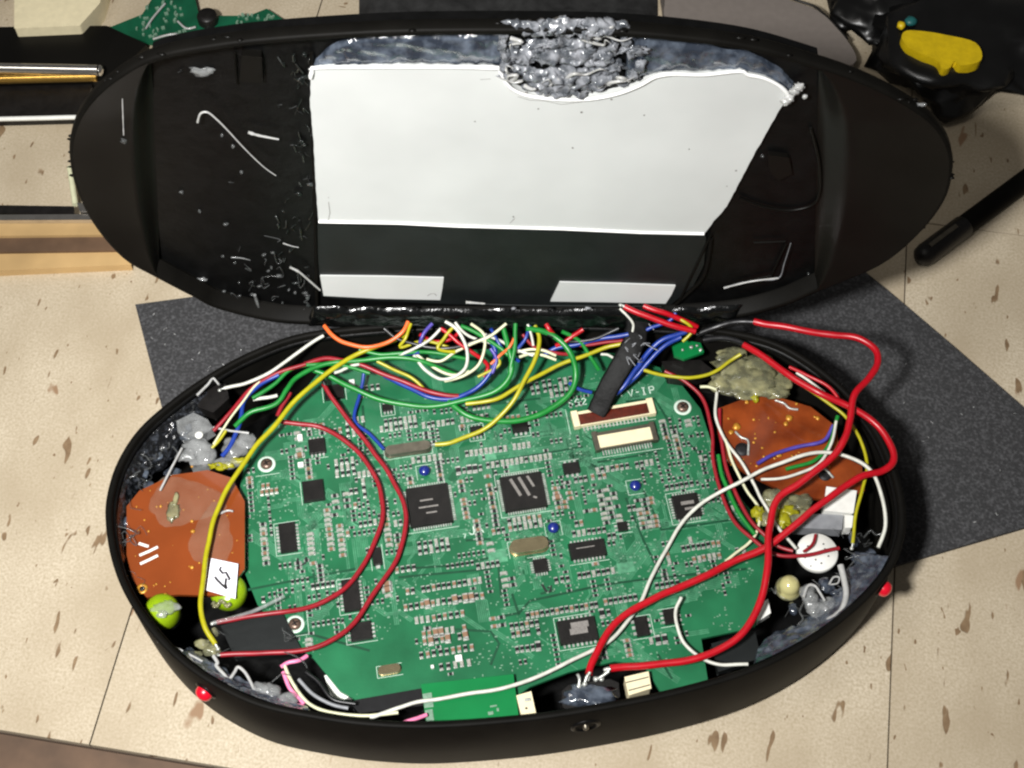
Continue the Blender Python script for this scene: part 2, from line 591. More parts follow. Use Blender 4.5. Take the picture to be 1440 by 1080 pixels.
# ================================================================== LID
LZ = L(720, 456).z
lid_px = [(97, 215), (102, 182), (120, 148), (155, 114), (212, 82), (300, 64), (400, 53), (550, 44), (700, 42), (850, 44), (960, 52), (1060, 66), (1140, 88), (1210, 112), (1268, 140), (1314, 172), (1337, 208), (1340, 243), (1328, 285), (1291, 332), (1237, 375), (1150, 412), (1100, 433), (1040, 448), (960, 455), (850, 457), (700, 458), (560, 458), (470, 458), (390, 455), (307, 436), (270, 418), (220, 392), (172, 364), (130, 315), (105, 262)]
lo_ = catmull([L(x, y) for x, y in lid_px], 5, True)
lid2 = [Vector((p.x, p.z)) for p in lo_]
A = sum(lid2[i].x * lid2[(i + 1) % len(lid2)].y - lid2[(i + 1) % len(lid2)].x * lid2[i].y for i in range(len(lid2)))
if A < 0: lid2.reverse()
LB = Vector((0, YL + 0.003, LZ))
lid = thing('plastic_case', 'oval black plastic case half standing upright behind the wired base', 'case', LB)


def lring(prof):
    m = MB()
    n = len(lid2)
    vs, fs = [], []
    for d, y in prof:
        vs += [Vector((p.x, YL + y, p.y)) for p in offset2(lid2, d)]
    for i in range(len(prof) - 1):
        for k in range(n):
            k2 = (k + 1) % n
            fs.append((i * n + k, i * n + k2, (i + 1) * n + k2, (i + 1) * n + k))
    m.add(vs, fs, 0, True)
    return m


m = lring([(0.0045, 0.006), (0.0028, 0.0009), (0.0022, 0.0002), (0.0012, 0.0), (0.0003, 0.0003), (0.0, 0.0010), (0.0, 0.0042), (0.0008, 0.0056), (0.004, 0.0082), (0.012, 0.012), (0.03, 0.0145)])
last = [Vector((p.x, YL + 0.0145, p.y)) for p in offset2(lid2, 0.03)]
m.add(last, [tuple(range(len(last)))[::-1]], 0)
m.build('wall', 'black', lid)


def clip(poly, x0, keep_less):
    out = []
    n = len(poly)
    for i in range(n):
        a, b = poly[i], poly[(i + 1) % n]
        ia, ib = (a.x <= x0) == keep_less, (b.x <= x0) == keep_less
        if ia: out.append(a)
        if ia != ib:
            t = (x0 - a.x) / (b.x - a.x)
            out.append(a + (b - a) * t)
    return out


def lslab(name, poly2, y0, y1, mats, parent, bev=0.0):
    m = MB()
    m.prism([Vector((p.x, YL + y1, p.y)) for p in poly2], [Vector((p.x, YL + y0, p.y)) for p in poly2])
    o = m.build(name, mats, parent)
    if bev: bevel(o, bev)
    return o


inl = offset2(lid2, 0.0034)
inw = offset2(lid2, 0.0014)


def clipl(poly, a, b, keep_left):
    d = b - a
    side = lambda p: (d.x * (p.y - a.y) - d.y * (p.x - a.x)) * (1 if keep_left else -1)
    out = []
    n = len(poly)
    for i in range(n):
        p, q = poly[i], poly[(i + 1) % n]
        sp, sq = side(p), side(q)
        if sp >= 0: out.append(p)
        if (sp >= 0) != (sq >= 0): out.append(p + (q - p) * (sp / (sp - sq)))
    return out


def l2(px, py):
    p = L(px, py, .003)
    return Vector((p.x, p.z))


la, lb2, ra, rb2 = l2(224, 400), l2(211, 90), l2(1146, 420), l2(1153, 90)


def wing(a, b, left):
    poly = clipl(inw, a, b, left)
    zs = [p.y for p in poly]
    z0, z1 = min(zs) + .0001, max(zs) - .0001
    NR, NC = 44, 26
    m = MB()
    vs = []
    for r in range(NR + 1):
        t = .5 - .5 * math.cos(math.pi * r / NR)
        z = z0 + (z1 - z0) * t
        xs = []
        for i in range(len(poly)):
            p, q = poly[i], poly[(i + 1) % len(poly)]
            if (p.y - z) * (q.y - z) <= 0 and p.y != q.y: xs.append(p.x + (z - p.y) / (q.y - p.y) * (q.x - p.x))
        xo, xi = (min(xs), max(xs)) if left else (max(xs), min(xs))
        v = min(t, 1 - t) * 2
        for c in range(NC + 1):
            f = c / NC
            g = max(0, (f - .72) / .28)
            dep = -.0002 + .0030 * math.sin(min(1, f * 1.1) * math.pi / 2) * min(1, v * 2.2) + .0050 * g * g * (3 - 2 * g)
            vs.append(Vector((xo + (xi - xo) * f, YL + dep, z)))
    fs = [(r * (NC + 1) + c, r * (NC + 1) + c + 1, (r + 1) * (NC + 1) + c + 1, (r + 1) * (NC + 1) + c) for r in range(NR) for c in range(NC)]
    if not left: fs = [f[::-1] for f in fs]
    m.add(vs, fs, 0, True)
    m.build('end_panel', 'wing', lid)


wing(la, lb2, True)
wing(ra, rb2, False)
ce = clipl(clipl(inl, la, lb2, False), ra, rb2, True)
lslab('back_panel', ce, 0.0075, 0.0115, 'blackin', lid)


def lpoly(px, dep):
    pts = [L(x, y, dep) for x, y in px]
    p2 = [Vector((p.x, p.z)) for p in pts]
    A = sum(p2[i].x * p2[(i + 1) % len(p2)].y - p2[(i + 1) % len(p2)].x * p2[i].y for i in range(len(p2)))
    if A < 0: p2.reverse()
    return p2


# ribs, posts and bosses moulded inside the lid
for k, (x0, y0, x1, y1, wd) in enumerate([(438, 75, 446, 430, 5), (330, 75, 333, 118, 3), (1000, 330, 955, 425, 4), (1030, 400, 1085, 388, 3), (1085, 388, 1105, 345, 3), (1060, 342, 1105, 340, 3)]):
    m = MB()
    a, b = L(x0, y0, 0.006), L(x1, y1, 0.006)
    a.y = b.y = YL + 0.0062
    m.tube([a, a.lerp(b, 0.5), b], wd / 3.9 / 2000 * 1.2, 6)
    m.build('rib', 'black', lid)
m = MB()
p = lpoly([(340, 78), (368, 80), (370, 117), (338, 115)], 0.0045)
m.prism([Vector((q.x, YL + 0.0076, q.y)) for q in p], [Vector((q.x, YL + 0.0045, q.y)) for q in p])
bevel(m.build('boss', 'wing', lid), 0.0005)
p = lpoly([(1080, 218), (1110, 222), (1114, 245), (1095, 254), (1082, 240)], 0.0055)
lslab('boss', p, 0.0055, 0.0076, 'wing', lid, 0.0006)
arc = catmull([L(x, y, 0.0065) for x, y in [(1040, 278), (1080, 292), (1120, 295), (1150, 280), (1152, 230), (1140, 180)]], 6)
m = MB()
m.tube(arc, 0.0006, 6)
m.build('rib', 'wing', lid)
arc = catmull([L(x, y, 0.0065) for x, y in [(1000, 335), (995, 370), (985, 395), (950, 428)]], 6)
m = MB()
m.tube(arc, 0.0009, 6)
m.build('rib', 'black', lid)

# screen back plate
PD = 0.0052
plate_px = [(437, 108), (439, 98), (447, 93), (560, 92), (690, 93), (703, 98), (710, 112), (722, 124), (745, 133), (790, 138), (830, 137), (868, 130), (900, 118), (922, 106), (945, 102), (990, 103), (1040, 98), (1052, 103), (1075, 108), (1098, 120), (1110, 134), (1098, 152), (1062, 214), (1022, 290), (1008, 306), (990, 329), (900, 327), (790, 322), (640, 318), (560, 314), (448, 312), (444, 260), (441, 200), (436, 145)]
scr = thing('screen_back', 'white metal screen back with a ragged cut top, mounted in the upright lid', 'screen back', LB)
rag = []
for i, (x, y) in enumerate(plate_px):
    x2, y2 = plate_px[(i + 1) % len(plate_px)]
    n_ = max(1, int(math.hypot(x2 - x, y2 - y) / 5))
    for k in range(n_):
        xx, yy = x + (x2 - x) * k / n_, y + (y2 - y) * k / n_
        a_ = 1.3 if yy < 150 or xx > 980 else .8
        rag.append((xx + a_ * noise.noise(Vector((xx * .11, yy * .11, 1))), yy + a_ * noise.noise(Vector((xx * .11, yy * .11, 7)))))
pl = lpoly(rag, PD)
o = lslab('back_plate', pl, PD, 0.0074, 'plate', scr, 0.0003)
m = MB()
lipx = [(437, 108), (439, 98), (447, 93), (560, 92), (690, 93), (703, 98), (710, 112), (722, 124), (745, 133), (790, 138), (830, 137), (868, 130), (900, 118), (922, 106), (945, 102), (990, 103), (1040, 98), (1052, 103), (1075, 108), (1098, 120), (1110, 134)]
lp = catmull([L(x, y + 2, PD - 0.0004) for x, y in lipx], 4)
m.tube(lp, lambda t: 0.0007 + 0.0004 * max(0, noise.noise(Vector((t * 17, 0, 0)))), 6)
m.build('folded_edge', 'platedge', scr)
m = MB()
lp = [L(x, y, PD - 0.0002) for x, y in [(448, 312), (560, 314), (640, 318), (790, 322), (900, 327), (990, 329)]]
m.tube(lp, 0.0006, 6)
m.build('folded_edge', 'platedge', scr)
# specks and scratches on the plate
m = MB()
for x, y, s_ in [(805, 208, 2.4), (668, 171, 1.6), (757, 153, 2), (818, 158, 2), (906, 162, 1.6), (969, 210, 1.8), (740, 130, 2.2), (765, 136, 1.8), (860, 140, 2), (1035, 240, 2.6), (1022, 262, 1.4), (722, 305, 1.8), (462, 278, 1)]:
    c = L(x, y, PD - 0.00012)
    r = s_ / 3900
    n_ = 7
    m.add([(c.x + r * math.cos(a) * random.uniform(.5, 1.2), c.y, c.z + r * math.sin(a) * random.uniform(.5, 1.2)) for a in [2 * math.pi * k / n_ for k in range(n_)]], [tuple(range(n_))])
for px in ([(728, 132), (745, 137), (765, 138), (790, 143), (820, 139), (850, 134)], [(462, 280), (464, 295), (461, 310)], [(717, 310), (724, 303)], [(675, 108), (690, 107)]):
    m.ribbon([L(x, y + 4, PD - 0.00012) for x, y in px], 0.0002, Vector((0, -1, 0)))
m.build('scratches', 'chipprint', scr)['kind'] = 'stuff'
tape = lslab('black_tape', lpoly([(443, 316), (560, 319), (700, 323), (850, 329), (993, 333), (990, 372), (975, 402), (944, 428), (800, 430), (640, 428), (470, 420), (452, 416)], 0.0062), 0.0062, 0.0073, 'tape', scr, 0.0003)
lslab('white_strip', lpoly([(450, 388), (540, 389), (624, 391), (622, 406), (619, 422), (530, 420), (455, 416)], 0.0055), 0.0055, 0.0061, 'plate', scr, 0.0002)
lslab('white_strip', lpoly([(787, 397), (870, 399), (950, 402), (944, 415), (936, 427), (850, 425), (774, 424)], 0.0055), 0.0055, 0.0061, 'plate', scr, 0.0002)
m = MB()
m.ribbon([L(x, y, 0.0054) for x, y in [(601, 416), (606, 413), (611, 413), (614, 416)]], 0.0003, Vector((0, -1, 0)))
m.build('scratch', 'chipprint', scr)

# glue on the lid
gm = MB()
rs = random.Random(3)


def lidblob(mb, x, y, dep, dx, dz, dy, seed, amp=0.4, freq=2.0, sub=3):
    mb.blob(L(x, y, dep), (dx, dy, dz), seed, amp, freq, sub)


for q_, (y0, xa, xb, rad, dep) in enumerate([(36, 722, 884, .0021, .0022), (44, 735, 870, .0016, .0012), (60, 712, 842, .0012, .0050), (74, 708, 872, .0022, .0052), (84, 715, 850, .0017, .0046), (97, 712, 880, .0015, .0056), (107, 722, 868, .0020, .0050), (118, 738, 850, .0016, .0050), (126, 752, 832, .0012, .0048)]):
    pts = []
    for i in range(15):
        x = xa + (xb - xa) * i / 14
        sag = 14 * (1 - ((x - 790) / 80) ** 2) * .25 if y0 > 90 else 0
        pts.append(L(x, y0 + sag + 6 * noise.noise(Vector((x * .03, q_ * 7.1, 0))) + 3 * noise.noise(Vector((x * .11, q_ * 3.3, 5))), dep + .0012 * noise.noise(Vector((x * .05, q_, 2)))))
    c_ = catmull(pts, 7)
    o0 = len(gm.v)
    gm.tube(c_, (lambda rad, q_: lambda t: rad * (.35 + .65 * math.sin(math.pi * min(1, max(0, t))) ** .4) * (1 + .45 * noise.noise(Vector((t * 14, q_ * 5, 0))) + .25 * noise.noise(Vector((t * 40, q_ * 5, 3)))))(rad, q_), 12)
    for i in range(o0, len(gm.v)):
        v = gm.v[i]
        gm.v[i] = v + Vector((noise.noise(v * 420), noise.noise(v * 420 + Vector((9, 0, 0))), noise.noise(v * 420 + Vector((0, 9, 0))))) * .0019
for k in range(34):
    x, y = rs.uniform(706, 900), rs.uniform(30, 118)
    if x > 875 and y < 60: continue
    lidblob(gm, x, y, 0.003 + (y - 30) / 90 * 0.003, rs.uniform(.0008, .0032), rs.uniform(.0006, .0018), rs.uniform(.0006, .0014), k, 0.9, 2.2)
for k, (x, y) in enumerate([(708, 50), (706, 64), (711, 78), (709, 92), (716, 104), (862, 66), (856, 80), (868, 92), (880, 58), (888, 72), (900, 92), (890, 104)]):
    lidblob(gm, x, y, 0.0045, .0016, .0024, .0016, k + 50, 0.7, 1.6)
gm.build('glue_lump', 'glueg', lid)
gm = MB()
for i in range(14):
    x = rs.uniform(712, 890)
    y = rs.choice([rs.uniform(28, 60), rs.uniform(100, 122)])
    pts = [L(x, y, 0.0035)]
    for s_ in range(4):
        x += rs.uniform(-14, 20)
        y += rs.uniform(-9, 7)
        pts.append(L(x, max(24, min(125, y)), 0.0035 - rs.random() * 0.003))
    gm.tube(catmull(pts, 4), lambda t: 0.00075 * (1.1 - t), 6)
gm.build('glue_string', 'gluew', lid)


def smear(px, dep, seed, material, nm='glue_smear', amp=0.0012, parent=None):
    """a lumpy skin of glue lying on the lid between two pixel edges"""
    top, botm = px
    NU, NV = 70, 12
    m = MB()
    vs = []
    tc = catmull([L(x, y, dep) for x, y in top], 20)
    bc = catmull([L(x, y, dep) for x, y in botm], 20)
    for i in range(NU + 1):
        a = tc[min(len(tc) - 1, int(i / NU * (len(tc) - 1)))]
        b = bc[min(len(bc) - 1, int(i / NU * (len(bc) - 1)))]
        for j in range(NV + 1):
            p = a.lerp(b, j / NV)
            e_ = math.sin(math.pi * min(1, max(0, j / NV))) ** 0.5 * min(1, i / 3, (NU - i) / 3)
            h = (0.5 + noise.noise(p * 320 + Vector((seed, 0, 0))) * 0.7 + noise.noise(p * 900) * 0.45) * amp * e_
            jag = Vector((1, 0, .7)) * (.0016 * noise.noise(p * 160 + Vector((seed, 3, 0))) * (1 if j in (0, 1, NV) else .2))
            vs.append(p + jag - Vector((0, h + (0.0003 if e_ > .05 else -.0012), 0)))
    fs = [(i * (NV + 1) + j, (i + 1) * (NV + 1) + j, (i + 1) * (NV + 1) + j + 1, i * (NV + 1) + j + 1) for i in range(NU) for j in range(NV)]
    m.add(vs, fs, 0, True)
    return m.build(nm, material, lid)


smear(([(442, 88), (465, 66), (500, 54), (580, 50), (660, 48), (715, 46)], [(438, 96), (470, 93), (520, 92), (580, 91), (650, 92), (712, 94)]), 0.0066, 2, 'glueb')
smear(([(880, 55), (920, 56), (980, 64), (1040, 74), (1090, 92), (1118, 118)], [(880, 116), (925, 103), (980, 102), (1040, 98), (1085, 110), (1112, 134)]), 0.0066, 8, 'glueb')
gm = MB()
for x, y in [(1118, 128), (1110, 138), (1124, 122), (1105, 142)]:
    lidblob(gm, x, y, 0.0045, 0.0017, 0.0016, 0.0014, x, 0.5)
gm.build('glue_drop', 'gluew', lid)
gm = MB()
lidblob(gm, 1132, 136, 0.004, 0.0010, 0.0010, 0.0008, 1, 0.2, 2, 2)
gm.build('glue_drop', 'gluew', lid)


def lstr(pts, r, material='gluew', dep=0.004, nm='glue_string', taper=0.5):
    m = MB()
    m.tube(catmull([L(x, y, dep) for x, y in pts], 6), lambda t: .72 * r * (1 - taper * t) * (1 + .35 * noise.noise(Vector((t * 9, pts[0][0], 0)))), 6)
    return m.build(nm, material, lid)


lstr([(278, 172), (282, 160), (292, 158), (305, 168), (320, 183), (345, 210), (370, 234), (388, 247)], 0.00065, taper=.6)
lstr([(349, 186), (362, 190), (376, 193), (392, 196)], 0.0009, 'gluew', 0.005, taper=0.5)
lstr([(172, 135), (173, 165), (174, 190)], 0.0003, dep=0.0015, taper=0)
for x, y, dx, dz in [(174, 199, 0.0013, 0.0014), (283, 101, 0.0042, 0.0026), (296, 99, 0.002, 0.0014), (136, 167, .0012, .0006), (340, 242, .0009, .0011), (328, 206, .0007, .0013), (312, 190, .0006, .0008), (285, 393, .0028, .0011), (281, 297, .0007, .0014), (318, 315, .0014, .0007), (255, 270, .0009, .0009), (1296, 147, .0024, .0008), (1222, 145, .0016, .0007), (1088, 424, .0030, .0013), (1082, 428, .0012, .0014), (1103, 421, .0012, .0007), (1137, 385, .0006, .0006), (1072, 219, .0008, .0006)]:
    gm = MB()
    gm.blob(L(x, y, 0.002 if (x < 210 or x > 1155) else 0.0068), (dx * .8, 0.0007, dz * .8), x, 0.9, 2, 2)
    gm.build('glue_drop', 'glued' if dx < .0015 else 'glue', lid)
smear(([(440, 434), (560, 437), (700, 438), (850, 438), (960, 436), (1040, 432)], [(430, 459), (560, 460), (700, 461), (850, 460), (960, 458), (1040, 450)]), 0.0006, 31, 'gluek', 'hinge_film', 0.0018)
# ragged glue along the left edge of the screen and the lower corner
gm = MB()
for i in range(56):
    y = rs.uniform(70, 430)
    x = 438 - abs(rs.gauss(0, 20))
    if i % 6 == 0:
        gm.blob(L(x, y, 0.0064), (rs.uniform(.0003, .0018), .0005, rs.uniform(.0003, .0014)), i, 1.1, 2.2, 2)
    else:
        gm.tube(catmull([L(x, y, 0.0062), L(x + rs.uniform(-5, 5), y + rs.uniform(-7, 7), 0.0056), L(x + rs.uniform(-8, 8), y + rs.uniform(-12, 12), 0.0062)], 3), .00012 + .00025 * rs.random() ** 2, 5)
gm.build('glue_crumbs', 'wing3', lid)['kind'] = 'stuff'
gm = MB()
for i in range(44):
    a = rs.random()
    x, y = (rs.gauss(388, 40), rs.gauss(405, 32))
    if y > 446 or x > 450: continue
    if rs.random() < 0.5:
        gm.blob(L(x, y, 0.0066), (rs.uniform(.0004, .0015), .0008, rs.uniform(.0003, .0010)), i, 0.8, 2.2, 1)
    else:
        gm.tube(catmull([L(x, y, 0.0058), L(x + rs.uniform(-9, 9), y + rs.uniform(-6, 6), 0.005), L(x + rs.uniform(-12, 12), y + rs.uniform(-12, 12), 0.0052), L(x + rs.uniform(-22, 22), y + rs.uniform(-14, 14), 0.0058)], 5), 0.00016, 5)
gm.build('glue_crumbs', 'glued', lid)['kind'] = 'stuff'
gm = MB()
for i in range(26):
    x, y = rs.uniform(250, 445), rs.uniform(80, 420)
    if rs.random() > (x - 230) / 215: continue
    gm.tube([L(x, y, 0.0070), L(x + rs.uniform(-5, 9), y + rs.uniform(-4, 4), 0.0066), L(x + rs.uniform(-3, 12), y + rs.uniform(-6, 6), 0.0070)], 0.00016, 4)
gm.build('painted_glints', 'wing2', lid)['kind'] = 'stuff'  # lighter strokes stand in for specular glints on the black plastic
lstr([(408, 376), (420, 382), (432, 392), (450, 408)], 0.0008, taper=0.3)
lstr([(398, 342), (410, 346), (420, 348)], 0.0004)
lstr([(325, 362), (340, 363), (352, 366)], 0.0005, 'glue')
lstr([(358, 415), (363, 430), (366, 440)], 0.0010, 'glue')
lstr([(1018, 405), (1045, 398), (1068, 394), (1095, 391)], 0.0006, taper=0.2)
lstr([(1068, 394), (1095, 391), (1103, 370), (1112, 342)], 0.0004, 'grey')
lstr([(655, 425), (690, 428), (780, 430), (930, 431)], 0.0006, 'tape', 0.003)
lstr([(655, 425), (668, 426), (682, 427)], 0.0009, 'gluew', 0.003)
lstr([(445, 455), (470, 452), (500, 451)], 0.0009, 'gluew', 0.002)
gm = MB()
for i in range(70):
    x = rs.uniform(470, 960)
    y = rs.uniform(433, 455)
    gm.blob(L(x, y, 0.003), (rs.uniform(.0005, .003), .001, rs.uniform(.0003, .0009)), i, 0.7, 2.2, 1)
gm.build('hinge_glue', 'blackin', lid)['kind'] = 'stuff'
gm = MB()
for i in range(22):
    x = rs.uniform(470, 960)
    y = rs.uniform(433, 453)
    gm.blob(L(x, y, 0.002), (rs.uniform(.0004, .0018), .0008, rs.uniform(.0002, .0006)), i, 0.7, 2.2, 1)
gm.build('glue_crumbs', 'grey', lid)['kind'] = 'stuff'
gm = MB()
for i in range(60):
    t = rs.random()
    q = lid2[int(t * len(lid2))]
    if q.y < LZ + 0.05: continue
    gm.blob(Vector((q.x, YL + rs.uniform(0, .004), q.y)), (rs.uniform(.0004, .0022), .0007, rs.uniform(.0002, .0006)), i, .6, 2, 1)
gm.build('rim_scuffs', 'wing', lid)['kind'] = 'stuff'

# ================================================================== MAIN BOARD
ZB = 0.0360          # top of the main board
BA = R(9.5)          # the board lies slightly turned
bux, buy = Vector((math.cos(BA), math.sin(BA), 0)), Vector((-math.sin(BA), math.cos(BA), 0))
BO = U(700, 740, ZB)
BO.z = ZB - 0.0016
main = thing('main_board', 'big green circuit board packed with chips in the middle of the case', 'circuit board', BO)
board_px = [(334, 700), (345, 650), (372, 606), (410, 570), (448, 524), (520, 500), (620, 492), (760, 490), (880, 498), (945, 524), (985, 575), (1003, 630), (1035, 690), (1072, 740), (1084, 800), (1062, 882), (986, 898), (996, 960), (960, 985), (930, 975), (905, 935), (865, 930), (800, 945), (745, 966), (728, 978), (740, 1020), (600, 1024), (594, 976), (500, 984), (478, 972), (440, 925), (398, 895), (362, 850), (338, 790)]


def brd(px, py, z=ZB):
    p = U(px, py, z)
    d = p - BO
    return d.dot(bux), d.dot(buy)


bpoly = [U(x, y, ZB) for x, y in board_px]
m = MB()
A = sum(bpoly[i].x * bpoly[(i + 1) % len(bpoly)].y - bpoly[(i + 1) % len(bpoly)].x * bpoly[i].y for i in range(len(bpoly)))
if A < 0: bpoly.reverse()
m.prism([Vector((p.x, p.y, ZB - 0.0016)) for p in bpoly], [Vector((p.x, p.y, ZB)) for p in bpoly])
m.build('board', 'pcb', main)


def inside(p, poly):
    c = False
    n = len(poly)
    for i in range(n):
        a, b = poly[i], poly[(i + 1) % n]
        if (a.y > p.y) != (b.y > p.y) and p.x < (b.x - a.x) * (p.y - a.y) / (b.y - a.y) + a.x: c = not c
    return c


insetb = None
occ = []            # (u, v, hu, hv) boxes already taken, in board axes


def free(u, v, hu, hv, pad=0.00015):
    for a, b, c, d in occ:
        if abs(u - a) < hu + c + pad and abs(v - b) < hv + d + pad: return False
    for su in (-1, 1):
        for sv in (-1, 1):
            if not inside(BO + bux * (u + su * (hu + .0005)) + buy * (v + sv * (hv + .0005)), bpoly): return False
    return True


def W(u, v, z=ZB):
    p = BO + bux * u + buy * v
    return Vector((p.x, p.y, z))


PXMM = 1 / 3.62e3     # metres per photo pixel near the board (across)
PYMM = 1 / 3.30e3     # along the view (foreshortened)


def local_mesh(fn):
    m = MB()
    fn(m)
    return m


def chip(px, py, wpx, hpx, name, pins='none', npin=8, h=0.0016, rz=0.0, matn='chip', prn=None, pw=0.0011):
    u, v = brd(px, py)
    sx, sy = wpx * PXMM, hpx * PYMM
    root = BO + bux * u + buy * v
    m = MB()
    m.box((0, 0, 0.00015 + h / 2), (sx, sy, h), 0, 0, 0.95)
    if pins in ('quad', 'lr'):
        for s in (-1, 1):
            for k in range(npin):
                y = (k - (npin - 1) / 2) * sy * 0.9 / npin
                m.box((s * (sx / 2 + pw / 2), y, 0.0003), (pw, sy * 0.9 / npin * 0.5, 0.0005), 0, 1)
    if pins in ('quad', 'tb'):
        for s in (-1, 1):
            for k in range(npin):
                x = (k - (npin - 1) / 2) * sx * 0.9 / npin
                m.box((x, s * (sy / 2 + pw / 2), 0.0003), (sx * 0.9 / npin * 0.5, pw, 0.0005), 0, 1)
    if prn:
        for (x0, y0, x1, y1, wd) in prn:
            m.ribbon([Vector((x0 * sx, y0 * sy, 0.00018 + h)), Vector((x1 * sx, y1 * sy, 0.00018 + h))], wd * sx, mi=2)
    me = m.mesh(name, [matn, 'tin', 'chipprint'])
    o = inst(me, name, main, W(u, v), BA + rz)
    ex = pw if pins in ('quad', 'lr') else 0
    ey = pw if pins in ('quad', 'tb') else 0
    occ.append((u, v, sx / 2 + ex, sy / 2 + ey))
    return o


dash = lambda y, x0=-.3, x1=.3, wd=.05: (x0, y, x1, y, wd)
chip(604, 712, 62, 58, 'quad_chip', 'quad', 16, prn=[dash(.12, -.2, .1, .04), dash(-.05, -.25, .2, .04), dash(-.2, -.1, .15, .04)])['label'] = 'largest square chip beside the red loop'
chip(736, 693, 62, 52, 'quad_chip', 'quad', 16, prn=[(-.25, .38, -.08, -.12, .07), (-.05, .4, .12, -.15, .07), (.15, .4, .26, .08, .06), (.2, -.2, .28, -.24, .05)])
chip(441, 692, 31, 30, 'square_chip', 'none', h=.0019)
chip(446, 629, 25, 22, 'square_chip', 'tb', 4)
chip(405, 757, 24, 42, 'small_outline_chip', 'lr', 8)
chip(826, 774, 52, 23, 'small_outline_chip', 'tb', 9, prn=[dash(.1, -.3, .2, .03)])
chip(812, 888, 54, 32, 'small_outline_chip', 'tb', 8, prn=[dash(.2, -.15, .3, .16), dash(-.05, -.2, .25, .16)])
chip(965, 713, 38, 34, 'square_chip', 'quad', 8, prn=[dash(.1, -.2, .3, .14), dash(-.15, -.1, .25, .1)])
chip(494, 838, 24, 44, 'small_outline_chip', 'lr', 8)
chip(508, 889, 30, 24, 'square_chip', 'lr', 4)
chip(760, 797, 20, 18, 'square_chip', 'quad', 5)
chip(731, 602, 24, 16, 'transistor', 'tb', 3)
chip(803, 660, 24, 16, 'transistor', 'tb', 3)
chip(530, 784, 13, 24, 'diode', 'tb', 1)
chip(902, 882, 18, 26, 'transistor', 'lr', 3)
chip(943, 868, 20, 20, 'transistor', 'lr', 3)
chip(470, 553, 30, 22, 'square_chip', 'none')
chip(875, 742, 14, 12, 'transistor', 'lr', 2)
chip(545, 575, 16, 10, 'transistor', 'tb', 3)
chip(670, 608, 18, 14, 'transistor', 'tb', 3)


def crystal(px, py, wpx, hpx, matn, h=0.003):
    u, v = brd(px, py)
    sx, sy = wpx * PXMM, hpx * PYMM
    m = MB()
    n = 10
    pts = []
    for c, a0 in ((sx / 2 - sy / 2, -90), (-(sx / 2 - sy / 2), 90)):
        for k in range(n + 1):
            a = R(a0 + 180 * k / n)
            pts.append(Vector((c + sy / 2 * math.cos(a), sy / 2 * math.sin(a), 0)))
    m.prism([p * 1.06 + Vector((0, 0, 0.0001)) for p in pts], [p * 1.06 + Vector((0, 0, 0.0005)) for p in pts])
    m.prism([p + Vector((0, 0, 0.0005)) for p in pts], [p + Vector((0, 0, h)) for p in pts], smooth_side=True)
    o = inst(m.mesh('crystal_can', matn), 'crystal_can', main, W(u, v), BA)
    bevel(o, 0.0004)
    occ.append((u, v, sx / 2, sy / 2))


crystal(744, 770, 54, 19, 'can')
crystal(574, 634, 66, 14, 'candark')
crystal(548, 943, 30, 11, 'can', 0.002)
bmesh_ = MB()
bmesh_.lathe((0, 0, 0), [(0.0012, 0), (0.0022, 0.0004), (0.0027, 0.0013), (0.0026, 0.0022), (0.0018, 0.0031), (0.0003, 0.0034)], 16, 0)
bmesh_.tube([Vector((0.0018, 0.001, 0.0012)), Vector((0.0035, 0.0018, 0.0004))], 0.0003, 6, 1)
bme = bmesh_.mesh('blue_capacitor', ['bluecap', 'tin'])
for px, py in [(597, 664), (778, 744), (893, 685)]:
    u, v = brd(px, py)
    inst(bme, 'blue_capacitor', main, W(u, v), BA).scale = (.85, .85, .85)
    occ.append((u, v, .0026, .0026))


# flat-cable connectors
def conn(px, py, wpx, hpx, body, bar, name, rz, h=.0024, ends=True):
    u, v = brd(px, py)
    sx, sy = wpx * PXMM, hpx * PYMM
    m = MB()
    m.box((0, 0, h * .4), (sx * .99, sy * 1.0, h * .8), 0, 1)
    m.box((0, -sy * .08, h * .5), (sx * .84, sy * .7, h * 1.0), 0, 0)
    for s in (-1, 1):
        m.box((s * sx * .46, 0, h * .55), (sx * .075, sy * 1.1, h * 1.1), 0, 1)
    for k in range(18):
        m.box((-.38 * sx + k * .76 * sx / 17, -sy * .62, .0002), (sx * .018, sy * .3, .0004), 0, 2)
    o = inst(m.mesh(name, [body, bar, 'tin']), name, main, W(u, v), BA + rz)
    occ.append((u, v, sx / 2 + .001, sy * .8))
    return o


conn(862, 584, 124, 22, 'brownconn', 'cream', 'ribbon_connector', R(1.5))['label'] = 'brown ribbon connector with white ends'
conn(878, 617, 94, 26, 'cream', 'candark', 'ribbon_connector', R(1.5))['label'] = 'cream ribbon connector'

